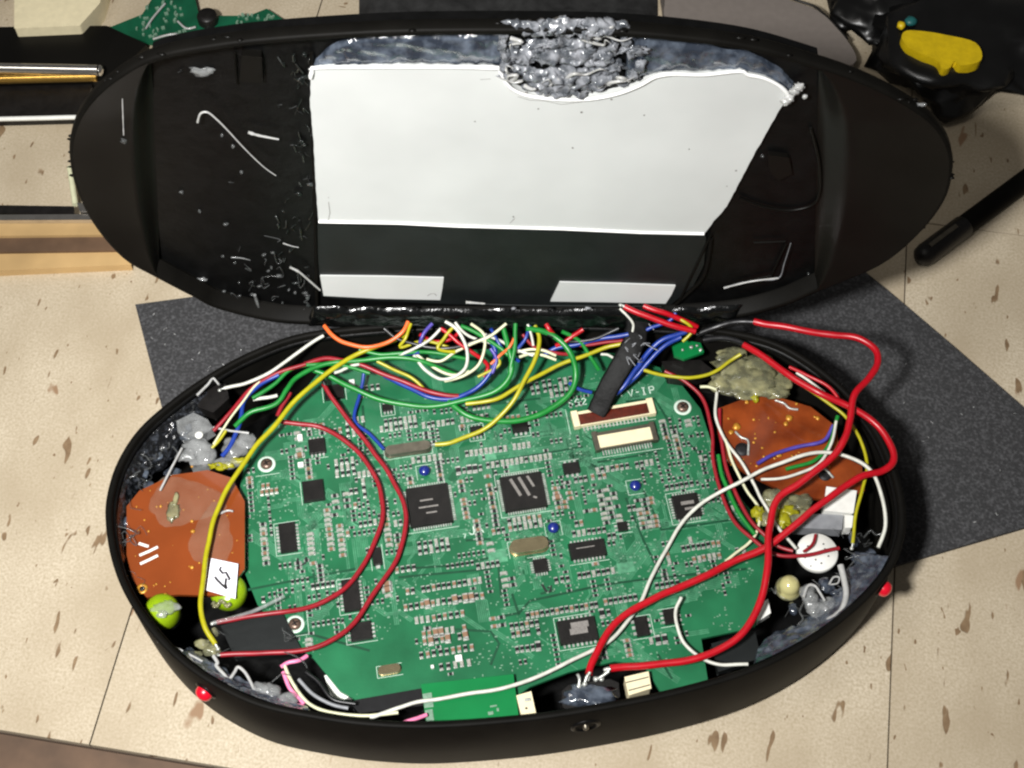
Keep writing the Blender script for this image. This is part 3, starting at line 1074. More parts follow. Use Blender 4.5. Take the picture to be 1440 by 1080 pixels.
# screws in the board
for px, py in [(375, 653), (415, 878), (960, 573)]:
    u, v = brd(px, py)
    m = MB()
    m.lathe((0, 0, 0), [(0.0036, 0), (0.0036, 0.00025), (0.0024, 0.0003), (0.0024, 0.0002)], 24, 0)
    sc_ = inst(m.mesh('screw', ['silk']), 'screw', main, W(u, v))
    m = MB()
    m.lathe((0, 0, 0), [(0.0024, 0.0002), (0.0023, 0.001), (0.0012, 0.0014), (0.0002, 0.0014)], 20, 0)
    h_ = bpy.data.objects.new('screw_head', m.mesh('screw_head', 'screwm'))
    COL.objects.link(h_)
    h_.parent = sc_
    m = MB()
    m.box((0, 0, 0.00145), (0.0026, 0.0005, 0.0002), 0.6)
    m.box((0, 0, 0.00146), (0.0026, 0.0005, 0.0002), 0.6 + math.pi / 2)
    s_ = bpy.data.objects.new('screw_slot', m.mesh('screw_slot', 'chip'))
    COL.objects.link(s_)
    s_.parent = sc_
    occ.append((u, v, .0042, .0042))


def smd(body, L_=0.0021, Wd=0.00125, h=0.0008):
    m = MB()
    m.box((0, 0, h / 2), (L_ * .66, Wd, h), 0, 0)
    for s in (-1, 1):
        m.box((s * L_ * .42, 0, h / 2 + .00001), (L_ * .19, Wd * 1.02, h * 1.02), 0, 1)
        m.box((s * L_ * .5, 0, .00006), (L_ * .36, Wd * 1.12, .00012), 0, 1)
    return m.mesh('chip_part', [body, 'tin'])


SM = {'r': smd('res'), 'b': smd('capb'), 'g': smd('capg'), 'R': smd('res', .0030, .0018, .0009), 'B': smd('capb', .0030, .0019, .0014)}
NM = {'r': 'chip_resistor', 'R': 'chip_resistor', 'b': 'chip_capacitor', 'g': 'chip_capacitor', 'B': 'chip_capacitor'}
# clusters: centre pixel, columns, rows, pitch across and along (mm), turned?, kinds
CL = [(652, 703, 1, 9, 2.4, 2.0, 0, 'rbb'), (692, 704, 1, 12, 2.4, 1.95, 0, 'rbbr'), (610, 768, 6, 2, 2.2, 2.9, 1, 'rrg'), (624, 824, 15, 1, 2.0, 3, 1, 'rbbg'), (624, 846, 15, 1, 2.1, 3, 1, 'rrgbB'), (618, 868, 9, 1, 2.2, 3, 1, 'rbg'), (625, 893, 8, 2, 2.2, 3, 1, 'rbgB'), (628, 916, 9, 1, 2.4, 3, 1, 'rbb'), (790, 858, 15, 1, 1.9, 3, 1, 'rrb'), (738, 884, 6, 2, 1.9, 3.2, 1, 'rrb'), (738, 912, 6, 1, 2.0, 3, 1, 'rR'), (738, 735, 7, 2, 2.0, 2.9, 1, 'gbr'), (857, 712, 3, 8, 2.6, 2.0, 0, 'rgr'), (910, 722, 3, 7, 2.6, 2.0, 0, 'rgb'), (878, 656, 12, 1, 2.0, 3, 1, 'rrgb'), (955, 683, 6, 1, 2.0, 3, 1, 'rr'), (985, 768, 8, 1, 2.0, 3, 1, 'rrb'), (990, 785, 7, 1, 2.0, 3, 1, 'rgb'), (938, 822, 5, 1, 2.0, 3, 1, 'rr'), (828, 748, 7, 1, 2.0, 3, 1, 'rrg'), (838, 806, 8, 1, 1.9, 3, 1, 'rrg'), (640, 592, 14, 1, 2.0, 3, 1, 'rgg'), (560, 596, 8, 2, 2.0, 3, 1, 'rrg'), (700, 632, 14, 1, 1.95, 3, 1, 'ggr'), (730, 648, 14, 1, 1.95, 3, 1, 'ggr'), (463, 745, 1, 9, 2.6, 2.1, 0, 'gbb'), (480, 760, 1, 7, 2.6, 2.1, 0, 'gb'), (485, 657, 4, 3, 2.2, 2.8, 1, 'rgr'), (372, 765, 1, 9, 2.6, 2.1, 0, 'gbr'), (438, 772, 1, 7, 2.6, 2.1, 0, 'gbg'), (788, 700, 2, 5, 2.6, 2.2, 0, 'rbB'), (545, 830, 1, 3, 2.6, 2.4, 0, 'BgR'), (570, 800, 4, 1, 2.2, 2.4, 1, 'rrb'), (785, 545, 6, 3, 2.2, 3.0, 1, 'rrg'), (500, 600, 4, 3, 2.2, 3.0, 1, 'rgg'), (420, 625, 1, 5, 2.2, 2.6, 0, 'gBg'), (480, 705, 3, 3, 2.2, 2.6, 0, 'ggr'), (925, 900, 3, 1, 2.6, 2.6, 1, 'RgR'), (545, 745, 1, 7, 2.2, 2.2, 0, 'gb'), (600, 645, 6, 1, 2.2, 2, 1, 'rgr'), (660, 660, 5, 1, 2.2, 2, 1, 'rR'), (800, 690, 1, 4, 2, 2.4, 0, 'rb'), (710, 590, 6, 1, 2.2, 2, 1, 'bbg'), (760, 545, 4, 2, 2.4, 3, 1, 'rg'), (690, 770, 1, 2, 2, 3, 0, 'bg'), (715, 815, 2, 3, 2.6, 2.6, 0, 'rg'), (700, 875, 2, 2, 3, 3, 0, 'rb'), (435, 600, 3, 1, 2.4, 2, 1, 'gr'), (640, 935, 5, 1, 2.6, 2, 1, 'rRg'), (790, 815, 3, 1, 2.2, 2, 1, 'rr'), (850, 858, 2, 2, 2.4, 2.6, 1, 'rR'), (560, 760, 1, 3, 2.2, 2.2, 0, 'rb'), (520, 550, 4, 2, 2.4, 3, 1, 'rg'), (840, 665, 3, 2, 2.2, 2.8, 1, 'gb'), (1030, 715, 3, 1, 2.2, 2, 1, 'rg'), (1040, 770, 2, 2, 2.4, 2.6, 1, 'gr'), (600, 880, 3, 2, 2.4, 2.6, 0, 'rb')]
rs = random.Random(11)
count = 0
extra = MB()
cnt = {}


def place(k, u, v, rot):
    nm = NM[k]
    cnt[nm] = cnt.get(nm, 0) + 1
    if cnt[nm] <= 290:
        inst(SM[k], nm, main, W(u, v), BA + (math.pi / 2 if rot else 0) + rs.uniform(-.05, .05))
        return
    r = BA + (math.pi / 2 if rot else 0)
    extra.box(W(u, v, ZB + .0003), (.0013, .0009, .0007), r, 0)
    d = Vector((math.cos(r), math.sin(r), 0))
    for s in (-1, 1): extra.box(W(u, v, ZB + .0003) + d * (s * .0008), (.0005, .001, .0006), r, 1)


for (px, py, nx, ny, pu, pv, rot, kinds) in CL:
    u0, v0 = brd(px, py)
    for i in range(nx):
        for j in range(ny):
            k = rs.choice(kinds)
            if rs.random() < 0.05: continue
            lng, wid = (.0015, .00095) if k in 'RB' else (.00122, .00066)
            u = u0 + (i - (nx - 1) / 2) * pu * .001 + rs.uniform(-.00012, .00012)
            v = v0 + (j - (ny - 1) / 2) * pv * .001 + rs.uniform(-.00012, .00012)
            hu, hv = (wid, lng) if rot else (lng, wid)
            if not free(u, v, hu, hv, .0001): continue
            occ.append((u, v, hu, hv))
            place(k, u, v, rot)
# further short rows wherever the board is still bare
for t in range(640):
    u0, v0 = rs.uniform(-.1, .1), rs.uniform(-.058, .058)
    if noise.noise(Vector((u0 * 38, v0 * 38, 4.2))) < -.12: continue
    if W(u0, v0).x > U(985, 800, ZB).x and W(u0, v0).y < U(985, 800, ZB).y: continue
    if W(u0, v0).x < U(600, 920, ZB).x and W(u0, v0).y < U(600, 905, ZB).y: continue
    rot = rs.random() < .6
    n_ = rs.randint(2, 7)
    along = rs.random() < .85
    for i in range(n_):
        k = rs.choice('rrrrbbgr')
        lng, wid = .00122, .00066
        hu, hv = (wid, lng) if rot else (lng, wid)
        st = (2 * wid + .0006) if along else (2 * lng + .0006)
        u, v = (u0 + i * st, v0) if rot == along else (u0, v0 - i * st)
        if not free(u, v, hu, hv, .00012): continue
        occ.append((u, v, hu, hv))
        place(k, u, v, rot)
if extra.v: extra.build('tiny_parts', ['res', 'tin'], main)['kind'] = 'stuff'
# tiny pads, vias and print
pads = MB()
silk = MB()
for t in range(5200):
    u, v = rs.uniform(-.105, .105), rs.uniform(-.065, .062)
    a, b = rs.choice([(.0002, .0004), (.0004, .0002), (.00022, .00022), (.0005, .0003), (.00015, .00015)])
    nb = noise.noise(Vector((u * 55, v * 55, 1.2)))
    if nb < -0.08: continue
    if not free(u, v, a, b, .0001): continue
    occ.append((u, v, a, b))
    p = W(u, v, ZB + .00006)
    pads.box(p, (2 * a, 2 * b, .0001), BA)
    if len(occ) > 2300: break
pads.build('solder_pads', 'via', main)['kind'] = 'stuff'
# tracks: 45-degree runs in bundles
tr, td = MB(), MB()
for b_ in range(190):
    u, v = rs.uniform(-.1, .1), rs.uniform(-.06, .06)
    w_ = W(u, v)
    if w_.x > U(960, 820, ZB).x and w_.y < U(1000, 790, ZB).y: continue
    if w_.x < U(660, 920, ZB).x and w_.y < U(600, 890, ZB).y: continue
    ang = rs.choice([0, 0, 90, 90, 45, -45])
    n_ = rs.randint(2, 7)
    segs = [(ang, rs.uniform(.004, .018)), (ang + rs.choice([45, -45]), rs.uniform(.002, .006)), (ang, rs.uniform(.004, .02))]
    mb = tr
    for q_ in range(n_):
        pu_, pv_ = u + q_ * .0007 * math.cos(R(ang + 90)), v + q_ * .0007 * math.sin(R(ang + 90))
        pts = []
        x, y = pu_, pv_
        ok = True
        for aa, ll in [(0, 0)] + segs:
            x += ll * math.cos(R(aa))
            y += ll * math.sin(R(aa))
            if not inside(W(x, y), bpoly): ok = False
            pts.append(W(x, y, ZB + .00003 + (.00001 if mb is td else 0)))
        if ok: mb.ribbon(pts, .00026)
# broad dark gaps between copper areas
for pxs in [[(345, 830), (420, 815), (500, 800)], [(565, 800), (640, 795), (700, 782)], [(560, 812), (690, 800), (700, 786), (705, 840)], [(710, 866), (730, 862), (745, 845), (850, 822), (905, 815), (1050, 800)], [(690, 935), (702, 905), (690, 888), (640, 885)], [(880, 565), (920, 560), (945, 600), (985, 640), (990, 665)], [(840, 650), (900, 640), (930, 632)], [(905, 690), (930, 745), (1000, 735), (1050, 728)], [(700, 690), (690, 650), (820, 628)], [(880, 700), (905, 760), (925, 800)], [(440, 800), (445, 830), (452, 850)], [(655, 760), (690, 758)], [(640, 575), (760, 560)], [(510, 570), (515, 640), (560, 640)], [(720, 835), (730, 865)], [(760, 835), (780, 830)], [(940, 930), (985, 920)], [(925, 920), (945, 955)], [(400, 900), (430, 890), (520, 915)]]:
    pts = []
    for (a, b) in zip(pxs[:-1], pxs[1:]):
        for k in range(4): pts.append(U(a[0] + (b[0] - a[0]) * k / 4, a[1] + (b[1] - a[1]) * k / 4, ZB + .00005))
    pts.append(U(*pxs[-1], ZB + .00005))
    td.ribbon(pts, .0010)
tr.build('copper_tracks', 'trace', main)['kind'] = 'stuff'
td.build('board_gaps', 'traced', main)['kind'] = 'stuff'
# white print: component frames and the legible marks
for (a, b, c, d) in occ[:30]:
    e_ = .0006
    for (x0, y0, x1, y1) in [(-1, -1, 1, -1), (1, -1, 1, 1), (1, 1, -1, 1), (-1, 1, -1, -1)]:
        if rs.random() < .6:
            silk.ribbon([W(a + x0 * (c + e_), b + y0 * (d + e_), ZB + .00007), W(a + x1 * (c + e_), b + y1 * (d + e_), ZB + .00007)], .00018)


def strokes(mb, px, py, size, marks, z, wd, rot=0.0):
    """letters drawn as strokes; marks in letter units"""
    u0, v0 = brd(px, py, z)
    for st in marks:
        pts = []
        for (x, y) in st:
            xr = x * math.cos(rot) - y * math.sin(rot)
            yr = x * math.sin(rot) + y * math.cos(rot)
            pts.append(W(u0 + xr * size, v0 + yr * size, z))
        mb.ribbon(pts, wd)


GL = {'J': [[(0, .3), (.2, 0), (.5, 0), (.6, .3), (.6, 1)]], 'A': [[(0, 0), (.35, 1), (.7, 0)], [(.15, .4), (.55, .4)]], '7': [[(0, 1), (.6, 1), (.2, 0)]], 'V': [[(0, 1), (.35, 0), (.7, 1)]], 'I': [[(.2, 0), (.2, 1)], [(0, 0), (.4, 0)], [(0, 1), (.4, 1)]], 'P': [[(0, 0), (0, 1), (.5, 1), (.6, .75), (.5, .5), (0, .5)]], 'S': [[(.6, .9), (.3, 1), (0, .75), (.6, .3), (.3, 0), (0, .1)]], 'G': [[(.6, .85), (.3, 1), (0, .6), (.1, .1), (.5, 0), (.6, .45), (.35, .45)]], '2': [[(0, .8), (.3, 1), (.6, .75), (0, 0), (.6, 0)]], '-': [[(.1, .5), (.5, .5)]], '4': [[(.5, 0), (.5, 1), (0, .3), (.7, .3)]], '1': [[(.1, .8), (.3, 1), (.3, 0)]], 'R': [[(0, 0), (0, 1), (.5, 1), (.6, .75), (.5, .5), (0, .5)], [(.3, .5), (.6, 0)]], 'C': [[(.6, .85), (.3, 1), (0, .6), (.05, .2), (.3, 0), (.6, .15)]]}


def word(px, py, txt, size, wd):
    u0, v0 = brd(px, py)
    for i, ch in enumerate(txt):
        for st in GL.get(ch, []):
            silk.ribbon([W(u0 + (x + i * .95) * size, v0 + y * size, ZB + .00008) for x, y in st], wd)


word(800, 572, 'SG2', .0030, .0005)
word(871, 558, '1', .0032, .0005)
word(884, 558, 'V-IP', .0032, .0005)
word(652, 757, '7', .0018, .0003)
word(660, 752, 'JA', .0034, .0005)
silk.build('board_print', 'silk', main)['kind'] = 'stuff'
ik = MB()
for (px, py, st) in [(425, 789, [[(-6, -4), (-7, 3), (-2, 6), (4, 3), (6, -6)]]), (768, 828, [[(-6, -7), (-1, 2), (4, 5), (6, 3), (7, -4), (2, -1)]])]:
    for s in st:
        ik.ribbon([U(px + x, py + y, ZB + .0001) for x, y in s], .0009)
ik.build('ink_check_mark', 'ink', main)
# bright pale LED part and white blocks
m = MB()
for px, py, a, b in [(645, 926, 9, 8), (423, 654, 8, 7), (422, 616, 7, 9), (495, 540, 8, 12), (608, 938, 4, 4)]:
    m.box(U(px, py, ZB + .0006), (a * PXMM, b * PYMM, .0012), BA)
m.build('white_parts', 'white', main)['kind'] = 'stuff'
# pale shield tape patches
m = MB()
for px, py, a, b in [(700, 782, 26, 18), (880, 798, 24, 14), (685, 642, 26, 12), (722, 655, 16, 16)]:
    m.box(U(px, py, ZB + .00006), (a * PXMM, b * PYMM, .0001), BA)
m.build('bare_patches', 'trace', main)['kind'] = 'stuff'

# ================================================================== SMALL BOARDS IN THE BASE
ZS = 0.0415
rg0 = random.Random(5)
sb = thing('control_board', 'brown control board with white print and gold hole, beside the lime buttons', 'circuit board', U(260, 750, ZS - .0016))
slab('board', [(178, 712), (196, 690), (243, 668), (292, 661), (326, 672), (344, 705), (344, 800), (315, 838), (250, 836), (206, 840), (186, 815), (178, 780)], ZS - .0016, ZS, 'phenol', sb, bev=.0003)
m = MB()
for st in ([(195, 764), (207, 768), (209, 768)], [(196, 781), (210, 775), (222, 769)], [(197, 793), (210, 787), (222, 781)]):
    m.ribbon([U(x, y, ZS + .0001) for x, y in st], .0011)
m.build('print_mark', 'white', sb)
m = MB()
m.lathe(U(200, 828, ZS), [(.0021, 0), (.0021, .0003), (.0011, .0003), (.0010, .0001)], 18)
m.build('gold_ring', 'gold', sb)
m = MB()
m.lathe(U(200, 828, ZS + .0001), [(.0010, 0), (.0010, .00025), (.0002, .00025)], 14)
m.build('hole', 'ink', sb)
m = MB()
for x, y, r in [(270, 733, .0007), (271, 747, .0009), (270, 656, .0006), (238, 725, .0009), (226, 712, .0006), (209, 747, .0005), (195, 746, .0004), (178, 810, .0005), (270, 798, .0008), (233, 836, .0007)]:
    m.blob(U(x, y, ZS + .0003), (r, r, r * .7), x, .3, 2, 2)
for i in range(26):
    x, y = rg0.uniform(190, 335), rg0.uniform(680, 830)
    m.blob(U(x, y, ZS + .00005), (rg0.uniform(.0002, .0006), rg0.uniform(.0002, .0006), .0002), i, .4, 2, 1)
m.build('solder_drops', 'gold', sb)['kind'] = 'stuff'
m = MB()
m.blob(U(243, 720, ZS + .0005), (.0026, .004, .0008), 3, .6, 2, 3)
m.blob(U(247, 702, ZS + .0008), (.001, .003, .0007), 5, .4, 2, 3)
m.build('glue_smear', 'gluey', sb)
m = MB()
m.blob(U(262, 705, ZS - .0004), (.0165, .0115, .0009), 12, .25, 1.2, 4)
m.blob(U(300, 760, ZS - .0004), (.009, .016, .0008), 15, .25, 1.2, 4)
m.build('painted_haze', 'film', sb)  # translucent pale layer imitates a hazy reflection on the brown board

sr = thing('control_board', 'reddish brown board with orange flux spots under the red wires', 'circuit board', U(1095, 620, ZS - .0016))
slab('board', [(1006, 576), (1058, 556), (1100, 560), (1140, 572), (1176, 600), (1182, 640), (1212, 655), (1216, 690), (1180, 705), (1140, 700), (1100, 690), (1050, 665), (1020, 645), (1010, 610)], ZS - .0016, ZS, 'phenol2', sr, bev=.0003)
m = MB()
for x, y, r in [(1036, 600, .0016), (1028, 608, .001), (1110, 588, .0014), (1105, 596, .001), (1060, 590, .0006), (1060, 622, .0006), (1120, 568, .0006), (1150, 588, .0009), (1095, 640, .0012), (1050, 565, .0009)]:
    m.blob(U(x, y, ZS + .0003), (r, r, r * .5), x, .5, 2, 2)
for i in range(30):
    x, y = rg0.uniform(1020, 1170), rg0.uniform(575, 660)
    m.blob(U(x, y, ZS + .00005), (rg0.uniform(.0002, .0008), rg0.uniform(.0002, .0008), .0002), i, .6, 2, 1)
m.build('flux_spots', 'gold', sr)['kind'] = 'stuff'
for x, y, r in [(1044, 632, .0030), (1160, 668, .0026)]:
    m = MB()
    m.lathe(U(x, y, ZS + .00005), [(r, 0), (r, .0002), (r * .3, .0002)], 20)
    m.build('hole', 'ink', sr)
for pts in ([(1090, 563), (1102, 567), (1110, 574), (1122, 576)], [(1034, 607), (1042, 615), (1052, 620), (1052, 640)], [(1150, 662), (1160, 660), (1172, 672)]):
    m = MB()
    m.tube(catmull([U(x, y, ZS + .0006) for x, y in pts], 5), .0005, 6)
    m.build('solder_bead', 'tin', sr)

# bright green sub board at the front, with its cream clips
o = slab('socket_board', [(592, 962), (722, 948), (730, 1012), (600, 1022)], 0.0385, 0.0398, 'pcb2', loc=U(660, 985, .0385))
tag(o, 'small bright green board under the front rim, crossed by a white wire', 'circuit board')
m = MB()
for x, y, a, b in [(690, 1003, 7, 4), (700, 998, 3, 4), (694, 993, 9, 2), (602, 985, 12, 18), (604, 1006, 10, 14)]:
    m.box(U(x, y, .0399), (a * PXMM, b * PYMM, .0004), BA)
m.build('pad', 'via', o)


def block(name, px, z0, z1, matn, label, cat, bev=.0006):
    xs = sum(p[0] for p in px) / len(px)
    ys = sum(p[1] for p in px) / len(px)
    t = thing(name, label, cat, U(xs, ys, z0))
    slab('body', px, z0, z1, matn, t, bev=bev)
    return t


t = block('cream_socket', [(726, 978), (747, 972), (754, 1004), (734, 1010)], .034, .041, 'cream', 'narrow cream plastic block beside the bright green board', 'connector')
m = MB()
m.box(U(742, 984, .0412), (.0022, .0012, .0006), BA)
m.build('contact', 'tin', t)
m = MB()
m.box(U(740, 996, .0412), (.0007, .0007, .0004), BA)
m.build('pin_hole', 'ink', t)
t = block('cream_socket', [(878, 952), (912, 944), (916, 968), (884, 978)], .034, .041, 'cream', 'wide cream plastic block right beside the black power switch', 'connector')
m = MB()
m.ribbon([U(880, 960, .0412), U(912, 952, .0412)], .0004)
m.ribbon([U(884, 971, .0412), U(914, 963, .0412)], .0004)
m.build('groove', 'ink', t)

# black switch soldered to the two thick red wires
t = thing('power_switch', 'black glue-covered switch at the front with two silver solder lugs', 'switch', U(832, 975, .026))
slab('body', [(790, 972), (800, 963), (858, 955), (870, 960), (872, 980), (862, 988), (800, 1000), (791, 994)], .026, .0425, 'chip', t, bev=.0012)
m = MB()
m.blob(U(830, 978, .0428), (.0095, .0042, .0012), 4, .5, 3, 3)
m.build('glue_skin', 'glueb', t)
for pts in ([(814, 965), (815, 955), (812, 948)], [(822, 962), (825, 952), (830, 945)], [(838, 955), (845, 952), (856, 944)], [(846, 955), (850, 948), (858, 940)]):
    m = MB()
    m.tube(catmull([U(x, y, .0435 + i * .001) for i, (x, y) in enumerate(pts)], 5), .0006, 6)
    m.blob(U(*pts[0], .0435), (.0010, .0010, .0008), pts[0][0], .3, 2, 2)
    m.build('solder_lug', 'tin', t)

# lime rubber buttons
t = thing('rubber_button', 'round glossy lime green button in the corner of the case', 'button', U(232, 868, .034))
m = MB()
m.lathe(U(232, 866, .034), [(.0058, 0), (.0066, .002), (.0066, .0055), (.0060, .0078), (.0046, .0094), (.0022, .0101), (.0002, .0102)], 28)
m.build('cap', 'lime', t)
m = MB()
m.blob(U(232, 855, .0435), (.0050, .0028, .0012), 9, .5, 2, 3)
m.blob(U(228, 864, .0442), (.0022, .0016, .0007), 4, .5, 2, 2)
m.build('glue_skin', 'glue', t)
m = MB()
m.lathe(U(232, 866, .0325), [(.0068, 0), (.0068, .0012), (.0058, .0016)], 28)
m.build('collar', 'blackin', t)
t = thing('rubber_button', 'lime green button half hidden under the white paper tag', 'button', U(324, 838, .033))
m = MB()
m.lathe(U(324, 838, .033), [(.0062, 0), (.0070, .002), (.0070, .0050), (.0064, .0068), (.0046, .0080), (.0002, .0086)], 28)
m.build('cap', 'lime', t)
m = MB()
for k in range(10): m.blob(U(300 + k * 2.5, 848 + 4 * math.sin(k), .0405), (.0010, .0010, .0006), k, .5, 2, 1)
m.build('residue', 'gluey', t)

# paper tag with its handwritten number
t = thing('paper_tag', 'white paper square with a handwritten number lying over a green button', 'paper', U(317, 812, .0425))
tz = .0432
tg = [U(x, y, tz) for x, y in [(297, 785), (335, 793), (331, 842), (290, 830)]]
m = MB()
m.prism([p - Vector((0, 0, .0002)) for p in reversed(tg)], [p for p in reversed(tg)])
m.build('sheet', 'paper', t)
m = MB()
for st in ([(311, 797), (309, 801), (313, 806), (318, 805), (320, 809), (323, 814), (321, 816)], [(302, 811), (305, 815), (312, 822), (319, 828)], [(319, 828), (317, 822), (318, 813)]):
    m.ribbon([U(x, y, tz + .0001) for x, y in st], .0009)
m.build('handwriting', 'ink', t)

# white disc, pale lamp, white square holders
t = thing('piezo_disc', 'round white disc with dark pin pricks crossed by a thin red wire', 'disc', U(1148, 782, .036))
m = MB()
m.lathe(U(1148, 780, .037), [(.0078, 0), (.0080, .0004), (.0080, .0024), (.0076, .0029), (.0002, .0030)], 36)
m.build('body', 'white', t)
m = MB()
for x, y in [(1136, 768), (1146, 760), (1158, 765), (1165, 782), (1155, 792), (1140, 796), (1132, 784), (1147, 787), (1160, 772), (1140, 778)]:
    m.box(U(x, y, .0401), (.0006, .0005, .0003))
m.build('pin_hole', 'ink', t)
t = thing('pale_lamp', 'pale yellow glossy lamp lens near the glued wall', 'lamp', U(1108, 828, .036))
m = MB()
m.lathe(U(1108, 828, .036), [(.0042, 0), (.0044, .0008), (.0040, .0012), (.0040, .0036), (.0033, .0056), (.0018, .0068), (.0002, .0071)], 24)
m.build('lens', 'led', t)
m = MB()
m.lathe(U(1108, 828, .0352), [(.0050, 0), (.0050, .0009), (.0044, .0010)], 24)
m.build('flange', 'gluey', t)
t = thing('white_holder', 'white square plastic holder under the crossing red wires', 'holder', U(1188, 705, .036))
slab('face', [(1162, 684), (1205, 690), (1200, 722), (1158, 718)], .036, .0425, 'white', t, bev=.0005)
slab('foot', [(1188, 724), (1200, 725), (1198, 742), (1188, 742)], .036, .042, 'white', t, bev=.0003)
slab('bracket', [(1120, 722), (1186, 724), (1184, 745), (1118, 742)], .034, .040, 'grey', t, bev=.0006)
o = slab('white_chip', [(1068, 850), (1080, 842), (1084, 862), (1066, 874)], .036, .040, 'white', loc=U(1074, 858, .036), bev=.0004)
tag(o, 'small white block at the edge of the plain green corner', 'block')

# clear plastic plug at the left end
t = thing('clear_plug', 'clear frosted plug with red and yellow wires beside the brown board', 'connector', U(275, 600, .038))
slab('body', [(248, 592), (272, 580), (292, 590), (300, 602), (284, 612), (262, 618), (250, 608)], .040, .046, 'glue', t, bev=.0012)
slab('shroud', [(266, 622), (284, 612), (296, 626), (292, 652), (268, 655), (262, 640)], .037, .043, 'glue', t, bev=.0012)
m = MB()
m.tube([U(300, 601, .046), U(325, 606, .0465), U(350, 609, .046)], .0005, 6)
m.tube([U(256, 630, .046), U(240, 660, .045), U(225, 690, .0425)], .0005, 6)
m.build('clear_strand', 'gluew', t)
m = MB()
m.lathe(U(280, 612, .0462), [(.0016, 0), (.0016, .0005), (.0009, .0006)], 16)
m.build('ring', 'white', t)

# long grey battery pack edge and foil under the board at the front
o = slab('grey_bar', [(494, 990), (500, 984), (592, 968), (600, 978), (596, 992), (505, 1003)], .030, .0365, 'blackw', loc=U(545, 985, .030), bev=.0012)
tag(o, 'long dark glossy bar tucked under the front edge of the board', 'bar')
o = slab('white_wedge', [(456, 950), (464, 948), (494, 978), (478, 988), (464, 975)], .030, .0342, 'white', loc=U(475, 970, .030), bev=.0003)
tag(o, 'white wedge showing between board corner and front wall', 'spacer')
o = slab('green_shard', [(945, 485), (960, 478), (985, 482), (990, 495), (962, 505), (948, 500)], .044, .0456, 'pcb2', loc=U(965, 492, .044), bev=.0002)
tag(o, 'tiny teal green board scrap behind the brown connector near the lid', 'circuit board')
m = MB()
for x, y, a in [(972, 488, 6), (980, 486, 4), (985, 492, 5), (960, 492, 4)]:
    m.blob(U(x, y, .0460), (a / 7e3, a / 7e3, .0005), x, .5, 2, 2)
m.build('solder', 'tin', o)


# glue and fluff in the base (parts of the base)
def bglue(nm, items, matn, z=.044, amp=.35, kind=None):
    m = MB()
    ins = [Vector((q.x, q.y, 0)) for q in offset2(rim2, .0034)]
    for i, (x, y, a, b, h) in enumerate(items):
        c = U(x, y, z)
        for _ in range(40):
            if all(inside(c + Vector((sx * a * .95, sy * b * .95, 0)), ins) for sx in (-.8, 0, .8) for sy in (-.8, 0, .8)): break
            c += (BC - Vector((c.x, c.y, 0))).normalized() * .0005
        m.blob(c, (a, b, h), i + x, amp, 1.5, 3)
    o = m.build(nm, matn, base)
    if kind: o['kind'] = kind
    return o


def bsheet(A_, B_, zA, zB, seed, matn, amp=.0011, nm='glue_skin'):
    """lumpy skin of glue running from the wall down to the contents"""
    ins = [Vector((q.x, q.y, 0)) for q in offset2(rim2, .0032)]

    def pull(c):
        for _ in range(60):
            if inside(c, ins): break
            c = c + (BC - Vector((c.x, c.y, 0))).normalized() * .0003
        return c
    ta = catmull([pull(U(x, y, zA)) for x, y in A_], 18)
    tb = catmull([pull(U(x, y, zB)) for x, y in B_], 18)
    NU, NV = 80, 16
    m = MB()
    vs = []
    for i in range(NU + 1):
        a = ta[int(i / NU * (len(ta) - 1))]
        b = tb[int(i / NU * (len(tb) - 1))]
        for j in range(NV + 1):
            f = j / NV
            k = 1 + .25 * noise.noise(Vector((i * .16, seed, 0)))
            p = a.lerp(b, min(1.15, f * k))
            h = (noise.noise(p * 260 + Vector((seed, 0, 0))) + .5 * noise.noise(p * 700)) * amp * min(1, f * 4)
            vs.append(p + Vector((0, 0, h - (.003 if (i in (0, NU) or j == NV) else 0))))
    m.add(vs, [(i * (NV + 1) + j, (i + 1) * (NV + 1) + j, (i + 1) * (NV + 1) + j + 1, i * (NV + 1) + j + 1) for i in range(NU) for j in range(NV)], 0, True)
    return m.build(nm, matn, base)


bsheet([(250, 920), (290, 948), (335, 972), (385, 993), (430, 1006)], [(266, 908), (300, 930), (340, 952), (388, 974), (432, 992)], .0488, .0415, 3, 'glueb')
bsheet([(1066, 936), (1100, 917), (1150, 888), (1195, 852), (1232, 812), (1252, 780)], [(1066, 908), (1092, 886), (1130, 872), (1166, 842), (1192, 806), (1200, 772)], .0488, .0405, 9, 'glueb', .0014)
bsheet([(160, 790), (158, 730), (170, 665), (200, 612), (245, 575), (285, 545)], [(180, 790), (180, 730), (198, 682), (232, 648), (262, 615), (292, 585)], .046, .0385, 14, 'gluek2', .0018)
bglue('glue_lump', [(378, 972, .004, .003, .002), (400, 988, .004, .003, .0016), (365, 968, .003, .0025, .002)], 'glue', .044)
bglue('glue_lump', [(1140, 845, .003, .004, .002), (1150, 858, .004, .003, .002), (1135, 832, .003, .003, .002), (1165, 850, .003, .003, .0015)], 'glue', .043)
bglue('glue_lump', [(1035, 520, .009, .007, .0016), (1055, 530, .010, .008, .0018), (1075, 537, .009, .006, .0016), (1065, 515, .007, .005, .0014), (1045, 545, .008, .005, .0014), (1090, 548, .006, .004, .0012), (1018, 538, .006, .005, .0014), (1030, 500, .006, .004, .0012)], 'gluey', .0425, .6)
bglue('glue_lump', [(1100, 712, .006, .004, .002), (1115, 725, .006, .004, .002), (1090, 700, .005, .004, .002), (1080, 728, .004, .004, .002), (1125, 705, .005, .004, .0015)], 'gluey', .041, .45)
